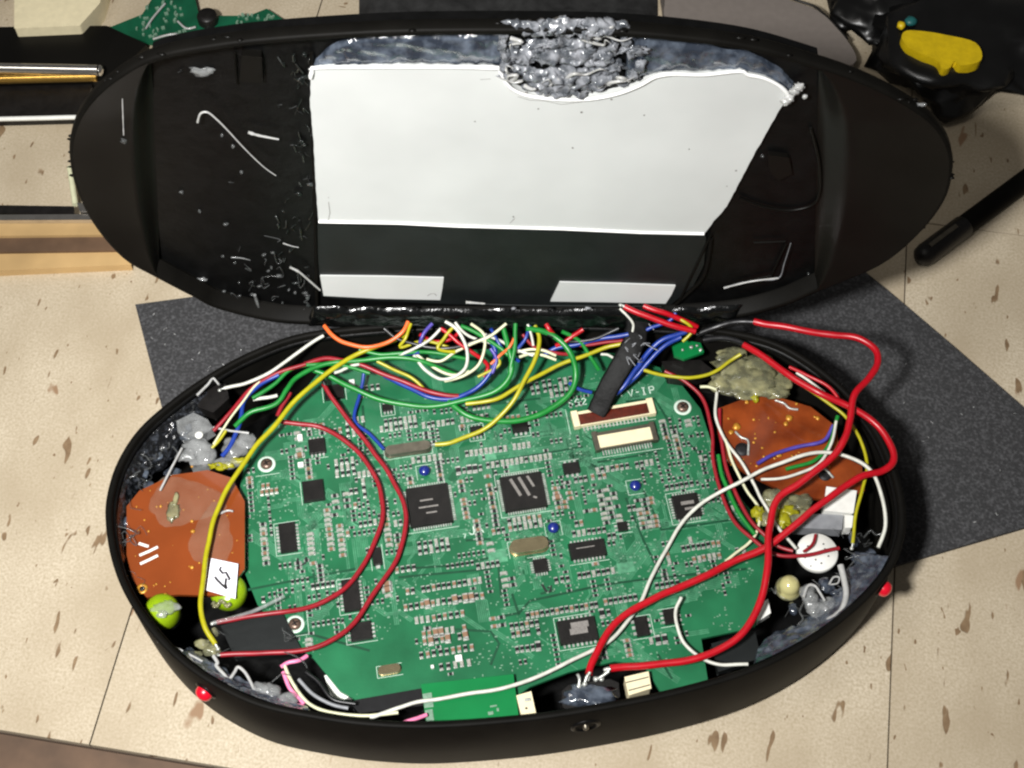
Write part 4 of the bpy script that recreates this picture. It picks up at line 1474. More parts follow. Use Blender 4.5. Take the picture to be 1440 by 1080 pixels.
bglue('yellow_residue', [(1102, 732, .003, .003, .001), (1110, 718, .003, .0025, .001), (1095, 720, .002, .002, .001), (1062, 560, .0016, .0016, .001), (1066, 722, .002, .003, .001)], 'olive', .0424, .9, 'stuff')
bglue('glue_lump', [(275, 628, .005, .004, .0025), (262, 640, .004, .003, .002), (290, 640, .004, .005, .002), (330, 630, .005, .005, .002), (320, 650, .005, .003, .0015), (345, 620, .004, .004, .0015)], 'glue', .0425)
bglue('yellow_residue', [(318, 655, .003, .0018, .001), (300, 655, .0018, .0012, .001), (335, 648, .003, .0014, .001)], 'olive', .0430, .9, 'stuff')
bglue('glue_lump', [(255, 930, .003, .002, .0014), (298, 915, .003, .0025, .0016), (285, 905, .003, .002, .0014), (300, 890, .002, .002, .001)], 'gluey', .042)
m = MB()
rg = random.Random(21)
for i in range(90):
    k = rg.random()
    if k < .45:
        c = (rg.uniform(165, 300), rg.uniform(575, 720))
        if (c[0] - 165) / 135 + (c[1] - 575) / 130 > 1.12: continue
    elif k < .6: c = (rg.uniform(165, 200), rg.uniform(700, 850))
    elif k < .75: c = (rg.uniform(1170, 1260), rg.uniform(740, 840))
    elif k < .85: c = (rg.uniform(1080, 1180), rg.uniform(800, 890))
    else: c = (rg.uniform(250, 420), rg.uniform(890, 1000))
    p = U(*c, .043)
    if 1112 < c[0] < 1185 and 745 < c[1] < 815: continue
    if not inside(p, [Vector((q.x, q.y, 0)) for q in offset2(rim2, .0035)]): continue
    pts = [p]
    for s_ in range(3):
        p = p + Vector((rg.uniform(-.004, .004), rg.uniform(-.004, .004), rg.uniform(-.0012, .0016)))
        if not inside(p, [Vector((q.x, q.y, 0)) for q in offset2(rim2, .0032)]): break
        pts.append(p)
    if len(pts) > 1: m.tube(catmull(pts, 4), .0001 + .0003 * rg.random() ** 3, 5)
m.build('glue_fluff', 'glued', base)['kind'] = 'stuff'
m = MB()
for i in range(60):
    c = (rg.uniform(160, 290), rg.uniform(580, 740)) if rg.random() < .6 else (rg.uniform(1100, 1260), rg.uniform(740, 900))
    p = U(*c, .040)
    if 1105 < c[0] < 1190 and 740 < c[1] < 820: continue
    if not inside(p, [Vector((q.x, q.y, 0)) for q in offset2(rim2, .005)]): continue
    m.blob(p, (rg.uniform(.001, .0035), rg.uniform(.001, .0035), .0011), i, .5, 2, 2)
m.build('glue_crumbs', 'glueb', base)['kind'] = 'stuff'


def bstr(pts, r, matn='gluew', z=.046, taper=.2):
    m = MB()
    m.tube(catmull([U(x, y, z) for x, y in pts], 6), lambda t: r * (1 - taper * t), 7)
    return m.build('glue_string', matn, base)


bstr([(277, 556), (285, 548), (293, 540), (299, 532), (304, 536), (308, 541)], .0006, z=.050)
bstr([(300, 922), (306, 932), (304, 936), (315, 948), (322, 955), (330, 945), (335, 938), (345, 946), (354, 962), (362, 980), (372, 992)], .0007, z=.045)
bstr([(222, 902), (245, 910), (270, 922), (285, 930)], .0005, z=.046)
bstr([(1182, 795), (1187, 815), (1190, 835), (1185, 855), (1175, 866), (1163, 873)], .0013, 'gluew', z=.047)
bstr([(1130, 840), (1136, 824), (1146, 824), (1152, 832), (1160, 845)], .0006, z=.046)
bstr([(1166, 822), (1172, 812), (1180, 812), (1178, 820), (1168, 822)], .0004, z=.046)
bstr([(300, 876), (330, 868), (360, 858), (400, 838)], .0009, 'glue', z=.044)
bstr([(300, 728), (310, 722), (320, 718), (328, 719)], .0005, 'gluew', z=.0425)
# dark wells where the bare bottom is crossed by black tape
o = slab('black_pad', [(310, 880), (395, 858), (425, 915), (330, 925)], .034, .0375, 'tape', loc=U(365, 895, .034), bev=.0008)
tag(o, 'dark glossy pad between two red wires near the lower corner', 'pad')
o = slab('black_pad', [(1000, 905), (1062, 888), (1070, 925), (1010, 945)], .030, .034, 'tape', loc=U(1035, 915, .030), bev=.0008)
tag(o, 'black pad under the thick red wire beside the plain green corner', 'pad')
o = slab('black_module', [(278, 556), (298, 535), (318, 540), (322, 560), (300, 580), (278, 572)], .038, .0445, 'chip', loc=U(298, 560, .038), bev=.0008)
tag(o, 'small black module under the white wire by the back wall', 'module')
o = slab('black_module', [(930, 508), (985, 506), (1005, 522), (975, 535), (940, 530)], .036, .0415, 'chip', loc=U(965, 520, .036), bev=.0008)
tag(o, 'black block behind the yellow wire next to the glue', 'module')

# black taped ribbon cable
t = thing('taped_cable', 'wide black taped ribbon cable dropping from the lid to the brown connector', 'cable', U(880, 500, .045))
cv = [((897, 452), .058), ((892, 480), .056), ((876, 510), .052), ((856, 545), .046), ((843, 572), .0405), ((838, 582), .0385)]
pts = catmull([U(x, y, z) for (x, y), z in cv], 6)
m = MB()
n_ = len(pts)
vs = []
for i, p in enumerate(pts):
    wd = (.0048 - .0008 * i / n_) * (1 + .08 * noise.noise(Vector((i * .7, 0, 0))))
    tdir = (pts[min(i + 1, n_ - 1)] - pts[max(0, i - 1)]).normalized()
    sd = tdir.cross(Vector((0, -.3, 1))).normalized()
    nn = sd.cross(tdir).normalized()
    for k in range(10):
        a = 2 * math.pi * k / 10
        vs.append(p + sd * (wd * math.cos(a)) + nn * (.0006 * math.sin(a) * (1 + .3 * noise.noise(p * 400))))
m.add(vs, [(i * 10 + k, i * 10 + (k + 1) % 10, (i + 1) * 10 + (k + 1) % 10, (i + 1) * 10 + k) for i in range(n_ - 1) for k in range(10)], 0, True)
m.build('cable', 'black2', t)
m = MB()
for i in range(12):
    x, y = rg.uniform(872, 920), rg.uniform(452, 512)
    z = .0585 - (y - 452) / 60 * .005
    m.tube(catmull([U(x, y, z), U(x + rg.uniform(-8, 8), y + rg.uniform(-6, 6), z + .001), U(x + rg.uniform(-12, 12), y + rg.uniform(-10, 10), z)], 4), .0002, 5)
m.build('glue_fluff', 'grey', t)['kind'] = 'stuff'


# ================================================================== WIRES
def wire(matn, rpx, pts, label, z=None, group=None, tip=None, sub=8, name='wire'):
    """one insulated wire; pts are (px, py, mm above the floor)"""
    P = [U(p[0], p[1], p[2] * .001) for p in pts]
    c = catmull(P, sub)
    o0 = Vector((c[0].x, c[0].y, c[0].z))
    rw = rpx * PXMM * (.70 if rpx > 6 else .66 if matn in ('wwhite', 'cwire') else .84 if matn == 'green' else .74)
    sd_ = Vector((len(label) * 1.7, pts[0][0] * .31, 0))
    L_ = len(c)
    for i in range(1, L_ - 1):
        f_ = min(1, i / 6, (L_ - 1 - i) / 6) * (.00045 if rpx < 6 else .0004)
        c[i] = c[i] + Vector((noise.noise(c[i] * 75 + sd_), noise.noise(c[i] * 75 + sd_ * 2), .6 * noise.noise(c[i] * 90 + sd_ * 3))) * f_ * 2
    m = MB()
    m.tube(c, lambda t: rw * (1 + .06 * noise.noise(Vector((t * 40, sd_.x, 0)))), 10)
    if tip:
        t = thing(name, label, 'wire', o0, group)
        m.build('insulation', matn, t)
        for e, nb in ((0, 1), (-1, -2)):
            if (tip == 'both') or (tip == 'start' and e == 0) or (tip == 'end' and e == -1):
                d = (c[e] - c[nb]).normalized()
                b = MB()
                b.tube([c[e] - d * .0005, c[e] + d * .0008, c[e] + d * .0016 - Vector((0, 0, .0004))], rw * .5, 7)
                b.blob(c[e] + d * .0018 - Vector((0, 0, .0004)), (.0008, .0008, .0006), 1, .3, 2, 1)
                b.build('solder_tip', 'tin', t)
        return t
    o = m.build(name, matn, None, o0)
    return tag(o, label, 'wire', group)


wire('red', 7.2, [(1060, 452, 58), (1090, 458, 59), (1130, 466, 60), (1170, 470, 61), (1205, 475, 62), (1230, 490, 62), (1234, 510, 62), (1222, 530, 62), (1203, 555, 62), (1194, 590, 61), (1188, 618, 60), (1172, 643, 58), (1130, 674, 55), (1095, 700, 52), (1083, 735, 51), (1079, 790, 51), (1072, 845, 49), (1050, 885, 47), (1010, 915, 45), (960, 930, 44), (900, 937, 43.5), (858, 940, 43.5)], 'thick red wire looping out over the right rim and down to the front switch', tip='end')
wire('red', 7.2, [(1046, 485, 55), (1075, 503, 57), (1110, 528, 59), (1150, 552, 60), (1195, 572, 58), (1230, 595, 56), (1252, 625, 55), (1256, 648, 55), (1240, 663, 55), (1205, 674, 55), (1150, 712, 53), (1090, 760, 48), (1040, 785, 45), (980, 815, 44), (920, 842, 43.5), (875, 868, 43.5), (848, 900, 43.5), (832, 930, 43.5), (828, 948, 43.5)], 'thick red wire crossing the board diagonally from right rim to switch', tip='end')
wire('blackw', 6.6, [(1064, 453, 58), (1040, 452, 57), (1010, 458, 55), (980, 470, 51)], 'black sleeved wire joining the thick red loop under the lid')
wire('blackw', 6.6, [(1050, 487, 55), (1035, 478, 54), (1015, 474, 52), (990, 478, 49)], 'black sleeved wire joining the diagonal red wire near the glue')
wire('red', 6.5, [(878, 431, 64), (905, 442, 63), (940, 455, 61), (978, 466, 59)], 'short thick red wire stub leaving the white strip of the lid', tip='start')
wire('red', 5.5, [(905, 430, 64), (935, 440, 63), (962, 452, 60), (980, 460, 57)], 'second short red wire stub behind the first one under the lid')
wire('dred', 4.6, [(455, 540, 44), (470, 562, 43), (492, 593, 41), (525, 635, 40), (552, 675, 39.6), (570, 715, 39.4), (570, 745, 39.2), (558, 785, 39), (532, 828, 39), (505, 865, 39), (470, 898, 40), (430, 914, 41), (370, 918, 42), (310, 921, 43)], 'outer of two dull red wires looping across the board', tip='end')
wire('dred', 4.6, [(395, 593, 42), (420, 597, 41), (455, 603, 40), (495, 628, 39.6), (525, 665, 39.4), (538, 705, 39.2), (534, 745, 39), (515, 790, 39), (485, 825, 39), (450, 848, 40), (405, 861, 42), (350, 868, 43), (305, 875, 43)], 'inner of two dull red wires looping across the board', tip='end')
wire('yellow', 4.8, [(572, 470, 52), (540, 484, 52), (500, 500, 51), (460, 524, 50), (425, 552, 49), (395, 585, 48), (355, 636, 47), (325, 680, 46.5), (303, 722, 46), (291, 770, 46), (286, 815, 46), (281, 850, 46), (288, 880, 46), (303, 906, 45)], 'long yellow wire running down beside the brown board to the corner', tip='end')
wire('yellow', 4.4, [(752, 458, 57), (758, 480, 55), (750, 512, 52), (730, 552, 48), (705, 584, 43), (675, 606, 40), (640, 620, 38.5), (612, 625, 37.5)], 'yellow wire ending on the metal can near the big square chip', tip='end')
wire('yellow', 4.2, [(882, 482, 54), (850, 490, 52), (810, 502, 50), (775, 518, 48), (742, 535, 47), (700, 560, 45), (655, 568, 43)], 'yellow wire crossing toward the black taped cable')
wire('green', 4.8, [(440, 520, 47), (475, 535, 45), (520, 556, 43), (570, 568, 42), (620, 570, 42), (670, 560, 44), (705, 543, 47), (720, 520, 50), (716, 490, 54), (708, 462, 57)], 'deep green wire hanging in a wide loop below the white wires')
wire('green', 5.2, [(740, 462, 58), (775, 470, 56), (800, 490, 53), (811, 520, 48), (803, 550, 44), (775, 575, 41), (735, 590, 40), (690, 592, 40), (655, 582, 41), (630, 565, 42)], 'green wire hanging in the right-hand loop above the connectors')
wire('green', 4.2, [(330, 600, 47), (350, 582, 48), (385, 570, 49), (402, 548, 50), (420, 528, 50), (460, 512, 50), (520, 505, 50), (580, 506, 50), (620, 520, 47), (650, 530, 44)], 'green wire trailing along the back from the clear plug')
wire('green', 3.6, [(355, 560, 48), (385, 540, 49), (415, 518, 50), (470, 512, 49), (520, 525, 46)], 'thin green wire beside the long yellow one near the back wall')
wire('blue', 4.6, [(540, 528, 43), (575, 545, 42.5), (605, 558, 42), (640, 560, 42), (670, 545, 44), (692, 520, 48), (696, 492, 52), (680, 470, 55)], 'blue wire curving under the white loops')
wire('dred', 4.8, [(428, 512, 50), (460, 503, 50), (495, 508, 48), (530, 522, 46), (570, 538, 44), (610, 553, 43), (645, 557, 42.5)], 'dull red wire sloping down under the orange wire')
wire('orange', 4.2, [(456, 458, 55), (465, 470, 55), (485, 482, 54), (515, 488, 54), (545, 482, 54), (565, 468, 56), (574, 452, 58)], 'bright orange wire sagging below the lid')
wire('yellow', 3.4, [(530, 508, 48), (555, 520, 46), (580, 532, 44), (600, 552, 42)], 'thin yellow wire between green and red ones near the back')
wire('wwhite', 3.8, [(455, 472, 53), (430, 488, 52), (400, 510, 51), (375, 526, 51), (345, 538, 51), (315, 546, 51)], 'white wire leaving the back rim toward the black module', tip='end')
wire('wwhite', 3.8, [(626, 452, 60), (645, 466, 58), (657, 490, 55), (655, 515, 52), (640, 530, 50), (620, 534, 49), (600, 520, 49), (582, 500, 50)], 'white wire making the largest loop below the lid')
wire('cwire', 3.4, [(662, 455, 60), (680, 470, 57), (680, 495, 54), (672, 515, 51), (650, 530, 49), (625, 536, 48)], 'cream wire making the second loop below the lid')
wire('cwire', 3.4, [(712, 455, 60), (690, 472, 57), (665, 482, 55), (640, 495, 52), (620, 508, 49), (600, 505, 49)], 'cream wire slanting across the white loops')
wire('wwhite', 3.2, [(640, 453, 60), (655, 470, 57), (670, 478, 55), (690, 482, 54)], 'short white wire at the top of the loops')
wire('cwire', 3.4, [(585, 498, 50), (605, 515, 48), (635, 528, 47), (660, 522, 48)], 'cream wire along the bottom of the loops')
wire('wwhite', 3.4, [(620, 462, 57), (605, 478, 55), (585, 490, 53), (560, 500, 50)], 'white wire branching left beside the orange one')
wire('wwhite', 3.4, [(682, 470, 57), (705, 480, 54), (725, 492, 52), (750, 500, 51)], 'white wire reaching right behind the yellow one')
wire('cwire', 3.4, [(730, 502, 51), (745, 497, 51), (765, 499, 51), (782, 506, 50)], 'nearer of two flat cream ribbon strands behind the green loop', group='cream ribbon strands')
wire('cwire', 3.4, [(726, 495, 51), (745, 491, 52), (765, 493, 52), (782, 500, 51)], 'farther of two flat cream ribbon strands behind the green loop', group='cream ribbon strands')
wire('red', 4.8, [(768, 456, 58), (772, 464, 57), (778, 470, 55)], 'very short red wire end poking out under the lid')
wire('red', 4.6, [(820, 463, 58), (808, 470, 56), (795, 479, 54), (782, 486, 52)], 'short red wire slanting beside the blue pair')
wire('blue', 4.8, [(884, 470, 57), (850, 476, 55), (815, 484, 53), (785, 488, 51), (765, 500, 49)], 'blue wire lying level behind the yellow one')
wire('blue', 5.2, [(965, 466, 57), (935, 478, 55), (912, 496, 52), (895, 518, 49), (880, 540, 46), (862, 556, 43)], 'thick blue wire bending down along the black cable')
wire('blue', 4.6, [(958, 474, 56), (930, 490, 53), (910, 510, 50), (892, 532, 46), (870, 550, 43)], 'second blue wire hugging the first one')
wire('blue', 3.8, [(950, 440, 62), (940, 452, 60), (915, 462, 58), (905, 468, 56)], 'small blue wire end by the red stubs')
wire('blue', 3.8, [(800, 538, 44), (815, 548, 42), (832, 552, 41)], 'tiny blue wire piece left of the black cable')
wire('dred', 3.4, [(815, 486, 52), (850, 482, 53), (880, 478, 54)], 'thin dull red wire under the level blue one')
wire('yellow', 3.6, [(905, 520, 48), (930, 528, 47), (965, 531, 47), (1000, 524, 48), (1025, 508, 50), (1042, 498, 52)], 'yellow wire sagging between black cable and glue lumps')
wire('yellow', 3.2, [(1062, 495, 55), (1090, 515, 55), (1130, 542, 55), (1165, 568, 54), (1190, 588, 53), (1208, 618, 52), (1219, 655, 51), (1214, 690, 50), (1205, 725, 48), (1199, 764, 46)], 'thin yellow wire following the right rim', tip='end')
wire('wwhite', 4.0, [(1235, 770, 46), (1245, 740, 48), (1244, 705, 51), (1228, 668, 53), (1200, 645, 54), (1165, 636, 54), (1110, 646, 52), (1050, 674, 48), (1005, 697, 44), (970, 722, 41), (942, 762, 39.5), (920, 805, 39.3), (898, 850, 39.5), (870, 888, 40), (835, 914, 41), (780, 940, 42), (735, 960, 43), (670, 975, 43), (600, 985, 43), (560, 997, 43), (520, 1010, 43)], 'longest white wire arching from the right wall to the front edge', sub=6)
wire('wwhite', 3.4, [(1008, 552, 46), (1006, 585, 45), (1018, 615, 44), (1045, 652, 44), (1062, 685, 43), (1072, 705, 43), (1095, 742, 43), (1120, 772, 43)], 'white wire running down past the reddish board to the white disc')
wire('cwire', 3.4, [(1008, 548, 47), (998, 545, 46), (985, 544, 45)], 'tiny cream wire end near the screw')
wire('cwire', 3.2, [(1020, 618, 44), (1032, 650, 43), (1050, 690, 42), (1068, 720, 42), (1066, 745, 42), (1050, 765, 41), (1020, 790, 40)], 'cream wire curling around the crossing red wires')
wire('wwhite', 3.6, [(958, 840, 42), (951, 858, 41), (952, 880, 41), (962, 905, 41), (985, 924, 42), (1015, 934, 43), (1052, 934, 44)], 'white wire forming a half circle above the front wall')
wire('wwhite', 3.2, [(1176, 592, 51), (1170, 622, 49), (1150, 652, 47), (1112, 670, 45), (1070, 674, 44)], 'white wire bowed over the violet one')
wire('green', 3.4, [(1178, 585, 50), (1168, 620, 48), (1145, 648, 46), (1105, 660, 44.5)], 'green wire beside the bowed white one')
wire('purple', 3.8, [(1172, 598, 48), (1158, 618, 46), (1125, 628, 44), (1090, 638, 44), (1065, 652, 44)], 'violet wire lying on the reddish board')
wire('dred', 3.8, [(935, 522, 44), (965, 538, 43), (988, 560, 42), (1000, 600, 41), (1004, 645, 40), (1012, 690, 40), (1030, 728, 40.5), (1055, 755, 42), (1090, 778, 43), (1130, 781, 43.5), (1180, 771, 43)], 'left of the dull red pair running down the board edge')
wire('dred', 3.8, [(1012, 575, 44), (1014, 615, 43), (1022, 660, 42), (1038, 702, 42), (1060, 738, 42.5), (1090, 765, 43), (1115, 775, 43.5)], 'right of the dull red pair running down the board edge')
wire('green', 3.6, [(1010, 640, 41), (1018, 675, 41), (1036, 715, 41.5), (1062, 752, 42)], 'green wire sandwiched between the dull red pair')
wire('dred', 3.0, [(1147, 752, 42), (1142, 765, 43), (1130, 776, 43)], 'hair thin red wire standing on the white disc')
wire('red', 3.4, [(1110, 516, 58), (1145, 530, 59), (1168, 545, 59), (1182, 566, 58)], 'thin red wire arching beside the thick red crossing')
wire('wwhite', 3.0, [(1120, 524, 57), (1142, 540, 57), (1160, 552, 57)], 'short white wire tucked between the upper red wires')
wire('blue', 4.6, [(392, 527, 50), (365, 540, 49), (345, 562, 48), (338, 590, 47), (326, 620, 45), (312, 642, 44)], 'blue wire dropping to the yellowed end of the brown board')
wire('dred', 4.0, [(430, 512, 51), (385, 528, 50), (352, 550, 49), (325, 580, 48), (300, 606, 46.5)], 'dull red wire entering the clear plug')
wire('cwire', 2.6, [(405, 520, 50), (365, 538, 50), (340, 565, 49), (320, 592, 48), (300, 625, 46)], 'thin cream wire next to the red one at the clear plug')
wire('yellow', 3.0, [(318, 605, 47), (308, 618, 46), (298, 630, 45)], 'tiny yellow wire end at the clear plug')
wire('wwhite', 4.0, [(356, 562, 46), (372, 559, 46), (390, 556, 46)], 'short bright white wire lying level by the back left corner')
wire('dred', 4.2, [(408, 552, 46), (398, 568, 45), (390, 585, 44)], 'short dark red wire under the long yellow one')
wire('wwhite', 3.6, [(470, 524, 48), (485, 518, 48), (505, 512, 48)], 'short white wire under the sloping red one')
wire('blackw', 4.2, [(440, 510, 46), (452, 530, 45), (462, 552, 43)], 'short black wire continuing as the outer red loop')
wire('blue', 3.6, [(512, 520, 44), (506, 555, 40), (498, 590, 38.2), (520, 610, 38), (540, 632, 38)], 'thin dark blue wire lying flat on the board')
wire('yellow', 3.6, [(640, 458, 58), (625, 475, 56), (615, 490, 54), (640, 495, 52)], 'ochre wire curling behind the white loops')
wire('red', 4.2, [(620, 462, 57), (640, 478, 55), (665, 495, 52), (685, 515, 48), (680, 530, 45)], 'red wire showing between the white loops')
wire('purple', 3.8, [(608, 455, 59), (596, 470, 57), (590, 482, 55)], 'violet wire end left of the white loops')
wire('purple', 3.8, [(690, 490, 53), (700, 505, 51), (692, 525, 48)], 'violet wire behind the yellow and green crossing')
wire('green', 3.8, [(648, 458, 59), (672, 468, 57), (700, 486, 54), (715, 500, 52)], 'green wire tucked behind the cream loops')
wire('green', 3.8, [(725, 455, 59), (724, 480, 56), (718, 510, 52), (714, 535, 48), (700, 550, 45)], 'green wire dropping straight beside the yellow one')
wire('orange', 3.0, [(725, 470, 57), (716, 488, 55), (702, 500, 52), (690, 512, 50)], 'thin orange wire right of the white loops')
wire('yellow', 3.2, [(578, 455, 58), (570, 475, 56), (562, 488, 53), (600, 480, 53), (640, 492, 51)], 'mustard wire beside the orange end')
wire('blue', 3.6, [(745, 458, 58), (738, 475, 56), (728, 490, 53)], 'blue wire end behind the yellow drop')
wire('wwhite', 3.0, [(742, 456, 59), (747, 470, 57), (750, 486, 54)], 'thin white wire end next to the yellow drop')
wire('wwhite', 3.0, [(845, 498, 50), (855, 498, 50), (862, 503, 49)], 'tiny white wire end left of the taped cable')
wire('blue', 3.6, [(520, 505, 47), (560, 500, 49), (590, 496, 51)], 'blue wire lying behind the green and white ones')
wire('pink', 3.8, [(395, 938, 42), (405, 932, 42), (420, 928, 42), (432, 922, 41)], 'pink wire end near the lower board corner')
wire('pink', 3.8, [(398, 945, 42), (408, 968, 42), (428, 990, 42)], 'pink wire bending down beside the lower corner')
wire('pink', 3.6, [(562, 1018, 43), (580, 1012, 43), (600, 1005, 42)], 'pink wire end at the bright green board')
wire('cwire', 3.6, [(400, 935, 42), (412, 962, 42), (435, 988, 42), (470, 1004, 42.5), (520, 1008, 43), (560, 1002, 43)], 'cream wire curving along the lower front wall')
wire('grey', 3.4, [(420, 955, 42), (440, 975, 42), (465, 990, 42), (490, 996, 42)], 'grey wire along the front wall below the board corner')
wire('blackw', 3.6, [(430, 945, 41), (448, 962, 41), (470, 984, 41), (500, 990, 41)], 'black wire beside the white wedge')

wire('red', 4.0, [(590, 470, 54), (610, 480, 52), (632, 476, 53), (650, 462, 57)], 'red wire peeking out above the white branch near the orange one')
wire('green', 3.6, [(505, 492, 51), (535, 498, 50), (575, 494, 51), (610, 496, 50), (660, 505, 48)], 'thin green wire lying under the orange sag')
wire('blue', 3.6, [(690, 462, 58), (700, 478, 55), (712, 496, 52), (730, 508, 49)], 'blue wire tucked between green drop and cream loop')
wire('dred', 3.6, [(735, 470, 56), (752, 488, 53), (778, 496, 51), (800, 498, 50)], 'dark red wire hidden behind the cream ribbon strands')
wire('green', 3.6, [(790, 466, 57), (815, 480, 54), (830, 500, 50), (842, 520, 46)], 'green wire left of the taped cable')
wire('blackw', 4.0, [(540, 462, 57), (560, 476, 55), (600, 488, 53), (650, 486, 54), (690, 470, 57)], 'black wire sagging behind the white loops')
wire('blackw', 4.0, [(770, 470, 56), (800, 480, 54), (840, 476, 55), (870, 462, 58)], 'black wire sagging left of the taped cable')
wire('yellow', 3.2, [(672, 530, 46), (690, 522, 48), (702, 512, 50), (698, 502, 51)], 'curled yellow wire end below the violet one')
wire('yellow', 3.2, [(955, 448, 61), (968, 456, 60), (972, 466, 58), (960, 480, 55)], 'small yellow wire end among the blue ones')
wire('wwhite', 2.8, [(872, 434, 63), (880, 444, 62), (888, 456, 60), (889, 468, 57)], 'thin white wire beside the red stub')

# lint lying on the mat
mo = bpy.data.objects['foam_mat']
m = MB()
for i in range(45):
    x, y = (rg.uniform(1150, 1430), rg.uniform(480, 780)) if rg.random() < .6 else (rg.uniform(215, 420), rg.uniform(440, 560))
    p = U(x, y, .0022)
    if (not inside(p, [U(a, b, .002) for a, b in mat_px])) or inside(p, [Vector((q.x, q.y, 0)) for q in rim2]): continue
    m.tube([p, p + Vector((rg.uniform(-.0012, .0012), rg.uniform(-.0012, .0012), .0002))], .00012 + .0002 * rg.random() ** 2, 4)
m.build('lint', 'gluew', mo)['kind'] = 'stuff'

# ================================================================== THINGS AROUND
# scrap board behind the lid
t = thing('scrap_board', 'green scrap circuit board with a round black part behind the lid', 'circuit board', U(280, 30, .004))
slab('board', [(150, 40), (200, 20), (225, -20), (268, -30), (280, 22), (350, 22), (375, 12), (400, 28), (330, 45), (262, 58), (215, 62)], .004, .0056, 'pcb3', t, bev=.0003)
m = MB()
m.lathe(U(293, 30, .0056), [(.0052, 0), (.0052, .004), (.0046, .005), (.0005, .005)], 24)
m.build('round_part', 'chip', t)
m = MB()
for i in range(90):
    x, y = rg.uniform(190, 260), rg.uniform(-10, 60)
    if rg.random() < .3: x, y = rg.uniform(330, 390), rg.uniform(20, 40)
    if abs((y - 62) + (x - 215) * .1) > 60 + 0: continue
    m.box(U(x, y, .0062), (rg.uniform(.0006, .002), rg.uniform(.0006, .0014), .0012), rg.uniform(0, 1.5))
m.build('small_parts', 'via', t)['kind'] = 'stuff'
m = MB()
for pts in ([(215, 55), (245, 48), (270, 56), (300, 47)], [(250, 30), (262, 40), (275, 38)], [(205, 40), (215, 25), (232, 5)]):
    m.tube(catmull([U(x, y, .007) for x, y in pts], 5), .0006, 6)
m.build('wire_bits', 'gluew', t)['kind'] = 'stuff'
o = slab('beige_box', [(20, -30), (150, -30), (140, 5), (112, 36), (20, 40)], 0, .012, 'cream', loc=U(80, 10, 0), bev=.001)
tag(o, 'pale beige box at the far corner behind the black plate', 'box')
o = slab('black_plate', [(-20, 38), (150, 36), (207, 62), (162, 106), (140, 114), (-20, 118)], 0, .006, 'wing', loc=U(90, 75, 0), bev=.0006)
tag(o, 'flat dark grey plastic plate beside the lid, under the scrap board', 'plate')
t = thing('metal_plug', 'gold and silver plug barrel pointing at the lid from the side', 'plug', U(60, 105, .006))
m = MB()
a, b = U(-30, 96, .012), U(138, 99, .012)
m.tube([a, b], .0028, 16)
m.build('barrel', 'chrome', t)
m = MB()
a, b = U(-30, 112, .009), U(136, 108, .009)
m.tube([a, b], .0024, 16)
m.build('sleeve', 'brass', t)
m = MB()
m.lathe(U(140, 99, .012), [(.0028, 0), (.0026, .001), (.0012, .0018), (.0003, .002)], 16, 0, Vector((1, 0, 0)))
m.build('tip', 'chrome', t)
o = slab('black_cable_block', [(-20, 122), (130, 118), (120, 150), (100, 165), (-20, 168)], 0, .005, 'chip', loc=U(60, 140, 0), bev=.001)
tag(o, 'black block below the metal plug at the left edge', 'block')
m = MB()
m.tube(catmull([U(x, y, .006) for x, y in [(-30, 168), (60, 166), (108, 165), (116, 168), (119, 174)]], 6), .0012, 8)
o = m.build('white_hook', 'white', None, U(60, 167, .006))
tag(o, 'white bent plastic hook left of the lid', 'hook')
m = MB()
m.tube(catmull([U(x, y, .006) for x, y in [(98, 235), (101, 255), (104, 275), (106, 288)]], 6), .0014, 8)
o = m.build('pale_cable', 'cwire', None, U(100, 260, .006))
tag(o, 'pale cable end above the nickel bracket', 'cable')
t = thing('nickel_bracket', 'shiny nickel bracket lying on the pale pine strip', 'bracket', U(90, 300, .008))
slab('plate', [(-30, 302), (138, 301), (137, 309), (-30, 310)], .008, .0105, 'chrome', t, bev=.0004)
slab('clip', [(108, 285), (139, 288), (138, 297), (112, 297)], .008, .012, 'chrome', t, bev=.0004)
slab('jaw', [(-30, 288), (104, 290), (104, 300), (-30, 300)], .008, .0095, 'chip', t, bev=.0003)
t = thing('pine_strip', 'pale pine strip with brown grain under the nickel bracket', 'wood strip', U(90, 350, 0))
slab('strip', [(-40, 312), (142, 314), (150, 330), (-40, 332)], 0, .0078, 'wood', t, bev=.0006)
slab('moulding', [(-40, 333), (151, 331), (165, 352), (-40, 355)], 0, .006, 'brownstrip', t, bev=.0006)
slab('moulding', [(-40, 356), (166, 353), (185, 372), (-40, 382)], 0, .0045, 'wood', t, bev=.0006)
# behind the lid
m = MB()
vs, fs = [], []
NU, NV = 40, 14
for i in range(NU + 1):
    for j in range(NV + 1):
        x, y = 505 + (925 - 505) * i / NU, -60 + 125 * j / NV
        p = U(x, y, 0)
        e_ = min(1, i / 2, (NU - i) / 2, j / 2, (NV - j) / 2)
        p.z = .0005 + e_ * (.006 + .004 * noise.noise(p * 40) + .002 * noise.noise(p * 130))
        vs.append(p)
m.add(vs, [(i * (NV + 1) + j, i * (NV + 1) + j + 1, (i + 1) * (NV + 1) + j + 1, (i + 1) * (NV + 1) + j) for i in range(NU) for j in range(NV)], 0, True)
o = m.build('dark_cloth', 'cloth', None, U(700, 0, 0))
tag(o, 'crumpled dark grey cloth lying behind the lid', 'cloth')
t = thing('grey_casing', 'rounded warm grey plastic casing behind the lid', 'casing', U(1060, 30, 0))
slab('shell', [(942, -60), (935, 0), (940, 30), (1000, 60), (1120, 95), (1200, 90), (1190, 55), (1150, 15), (1090, -10), (1060, -60)], 0, .014, 'greycase', t, bev=.003, smooth=5)
m = MB()
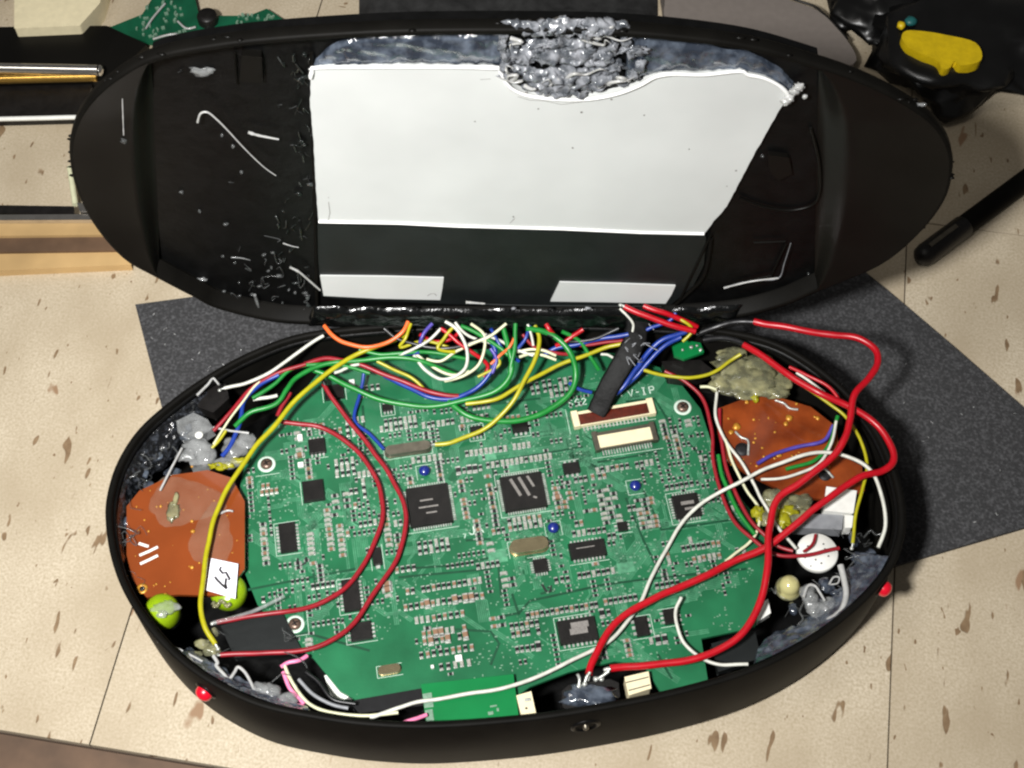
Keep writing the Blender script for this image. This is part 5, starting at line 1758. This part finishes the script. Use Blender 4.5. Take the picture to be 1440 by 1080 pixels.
m.tube(catmull([U(x, y, .0138) for x, y in [(1098, -40), (1110, -5), (1150, 12), (1192, 55)]], 6), .0006, 6)
m.build('seam', 'chip', t)


def lumpy(px_c, dx, dy, h, seed, matn, nm, label, cat, amp=.35):
    m = MB()
    p = U(*px_c, 0)
    m.blob(Vector((p.x, p.y, h * .75)), (dx, dy, h), seed, amp, 1.6, 4)
    for i, v in enumerate(m.v):
        if v.z < .0004: m.v[i] = Vector((v.x, v.y, .0004))
    o = m.build(nm, matn, None, Vector((p.x, p.y, 0)))
    return tag(o, label, cat)


lumpy((1345, 50), .055, .052, .016, 5, 'bag', 'black_bag', 'crumpled black plastic bag at the far right corner', 'bag', .45)
lumpy((1235, 10), .030, .032, .012, 8, 'bag', 'black_bag', 'small black plastic bundle between the grey casing and the black bag', 'bag', .4)
t = thing('yellow_toy', 'yellow plastic piece with a teal tip lying on the black bag', 'plastic piece', U(1315, 65, .026))
pz = .030
pts = [U(x, y, pz) for x, y in [(1268, 52), (1275, 43), (1300, 44), (1330, 49), (1372, 60), (1380, 84), (1352, 92), (1342, 86), (1336, 95), (1325, 97), (1318, 85), (1296, 76), (1276, 65)]]
pts = catmull(pts, 4, True)
A = sum(pts[i].x * pts[(i + 1) % len(pts)].y - pts[(i + 1) % len(pts)].x * pts[i].y for i in range(len(pts)))
if A < 0: pts.reverse()
m = MB()
m.prism([p - Vector((0, 0, .006)) for p in pts], pts, smooth_side=True)
bevel(m.build('body', 'yel', t), .0015)
m = MB()
m.blob(U(1267, 36, pz - .002), (.0022, .0024, .002), 3, .4, 2, 2)
m.build('knob', 'yel', t)
m = MB()
m.blob(U(1281, 30, pz - .002), (.0032, .0028, .002), 6, .3, 2, 2)
m.build('tip', 'teal', t)
# marker at the right edge
t = thing('black_marker', 'black round-ended marker lying on the floor at the right edge', 'marker', U(1340, 340, 0))
a, b = U(1292, 365, .0056), U(1440, 255, .0056)
d = (b - a).normalized()
m = MB()
m.lathe(a, [(.0002, -.0008), (.0030, 0), (.0050, .002), (.0055, .005), (.0055, .03), (.0052, .0305)], 24, 0, d)
m.build('cap', 'chip', t)
m = MB()
m.lathe(a + d * .0302, [(.0048, 0), (.0050, .001), (.0050, .06), (.004, .064)], 24, 0, d)
m.build('barrel', 'black', t)
m = MB()
c0 = a + d * .012 + Vector((0, 0, .0056))
m.box(c0 + Vector((.002, .002, 0)), (.018, .002, .0008), math.atan2(d.y, d.x))
m.build('clip', 'candark', t)
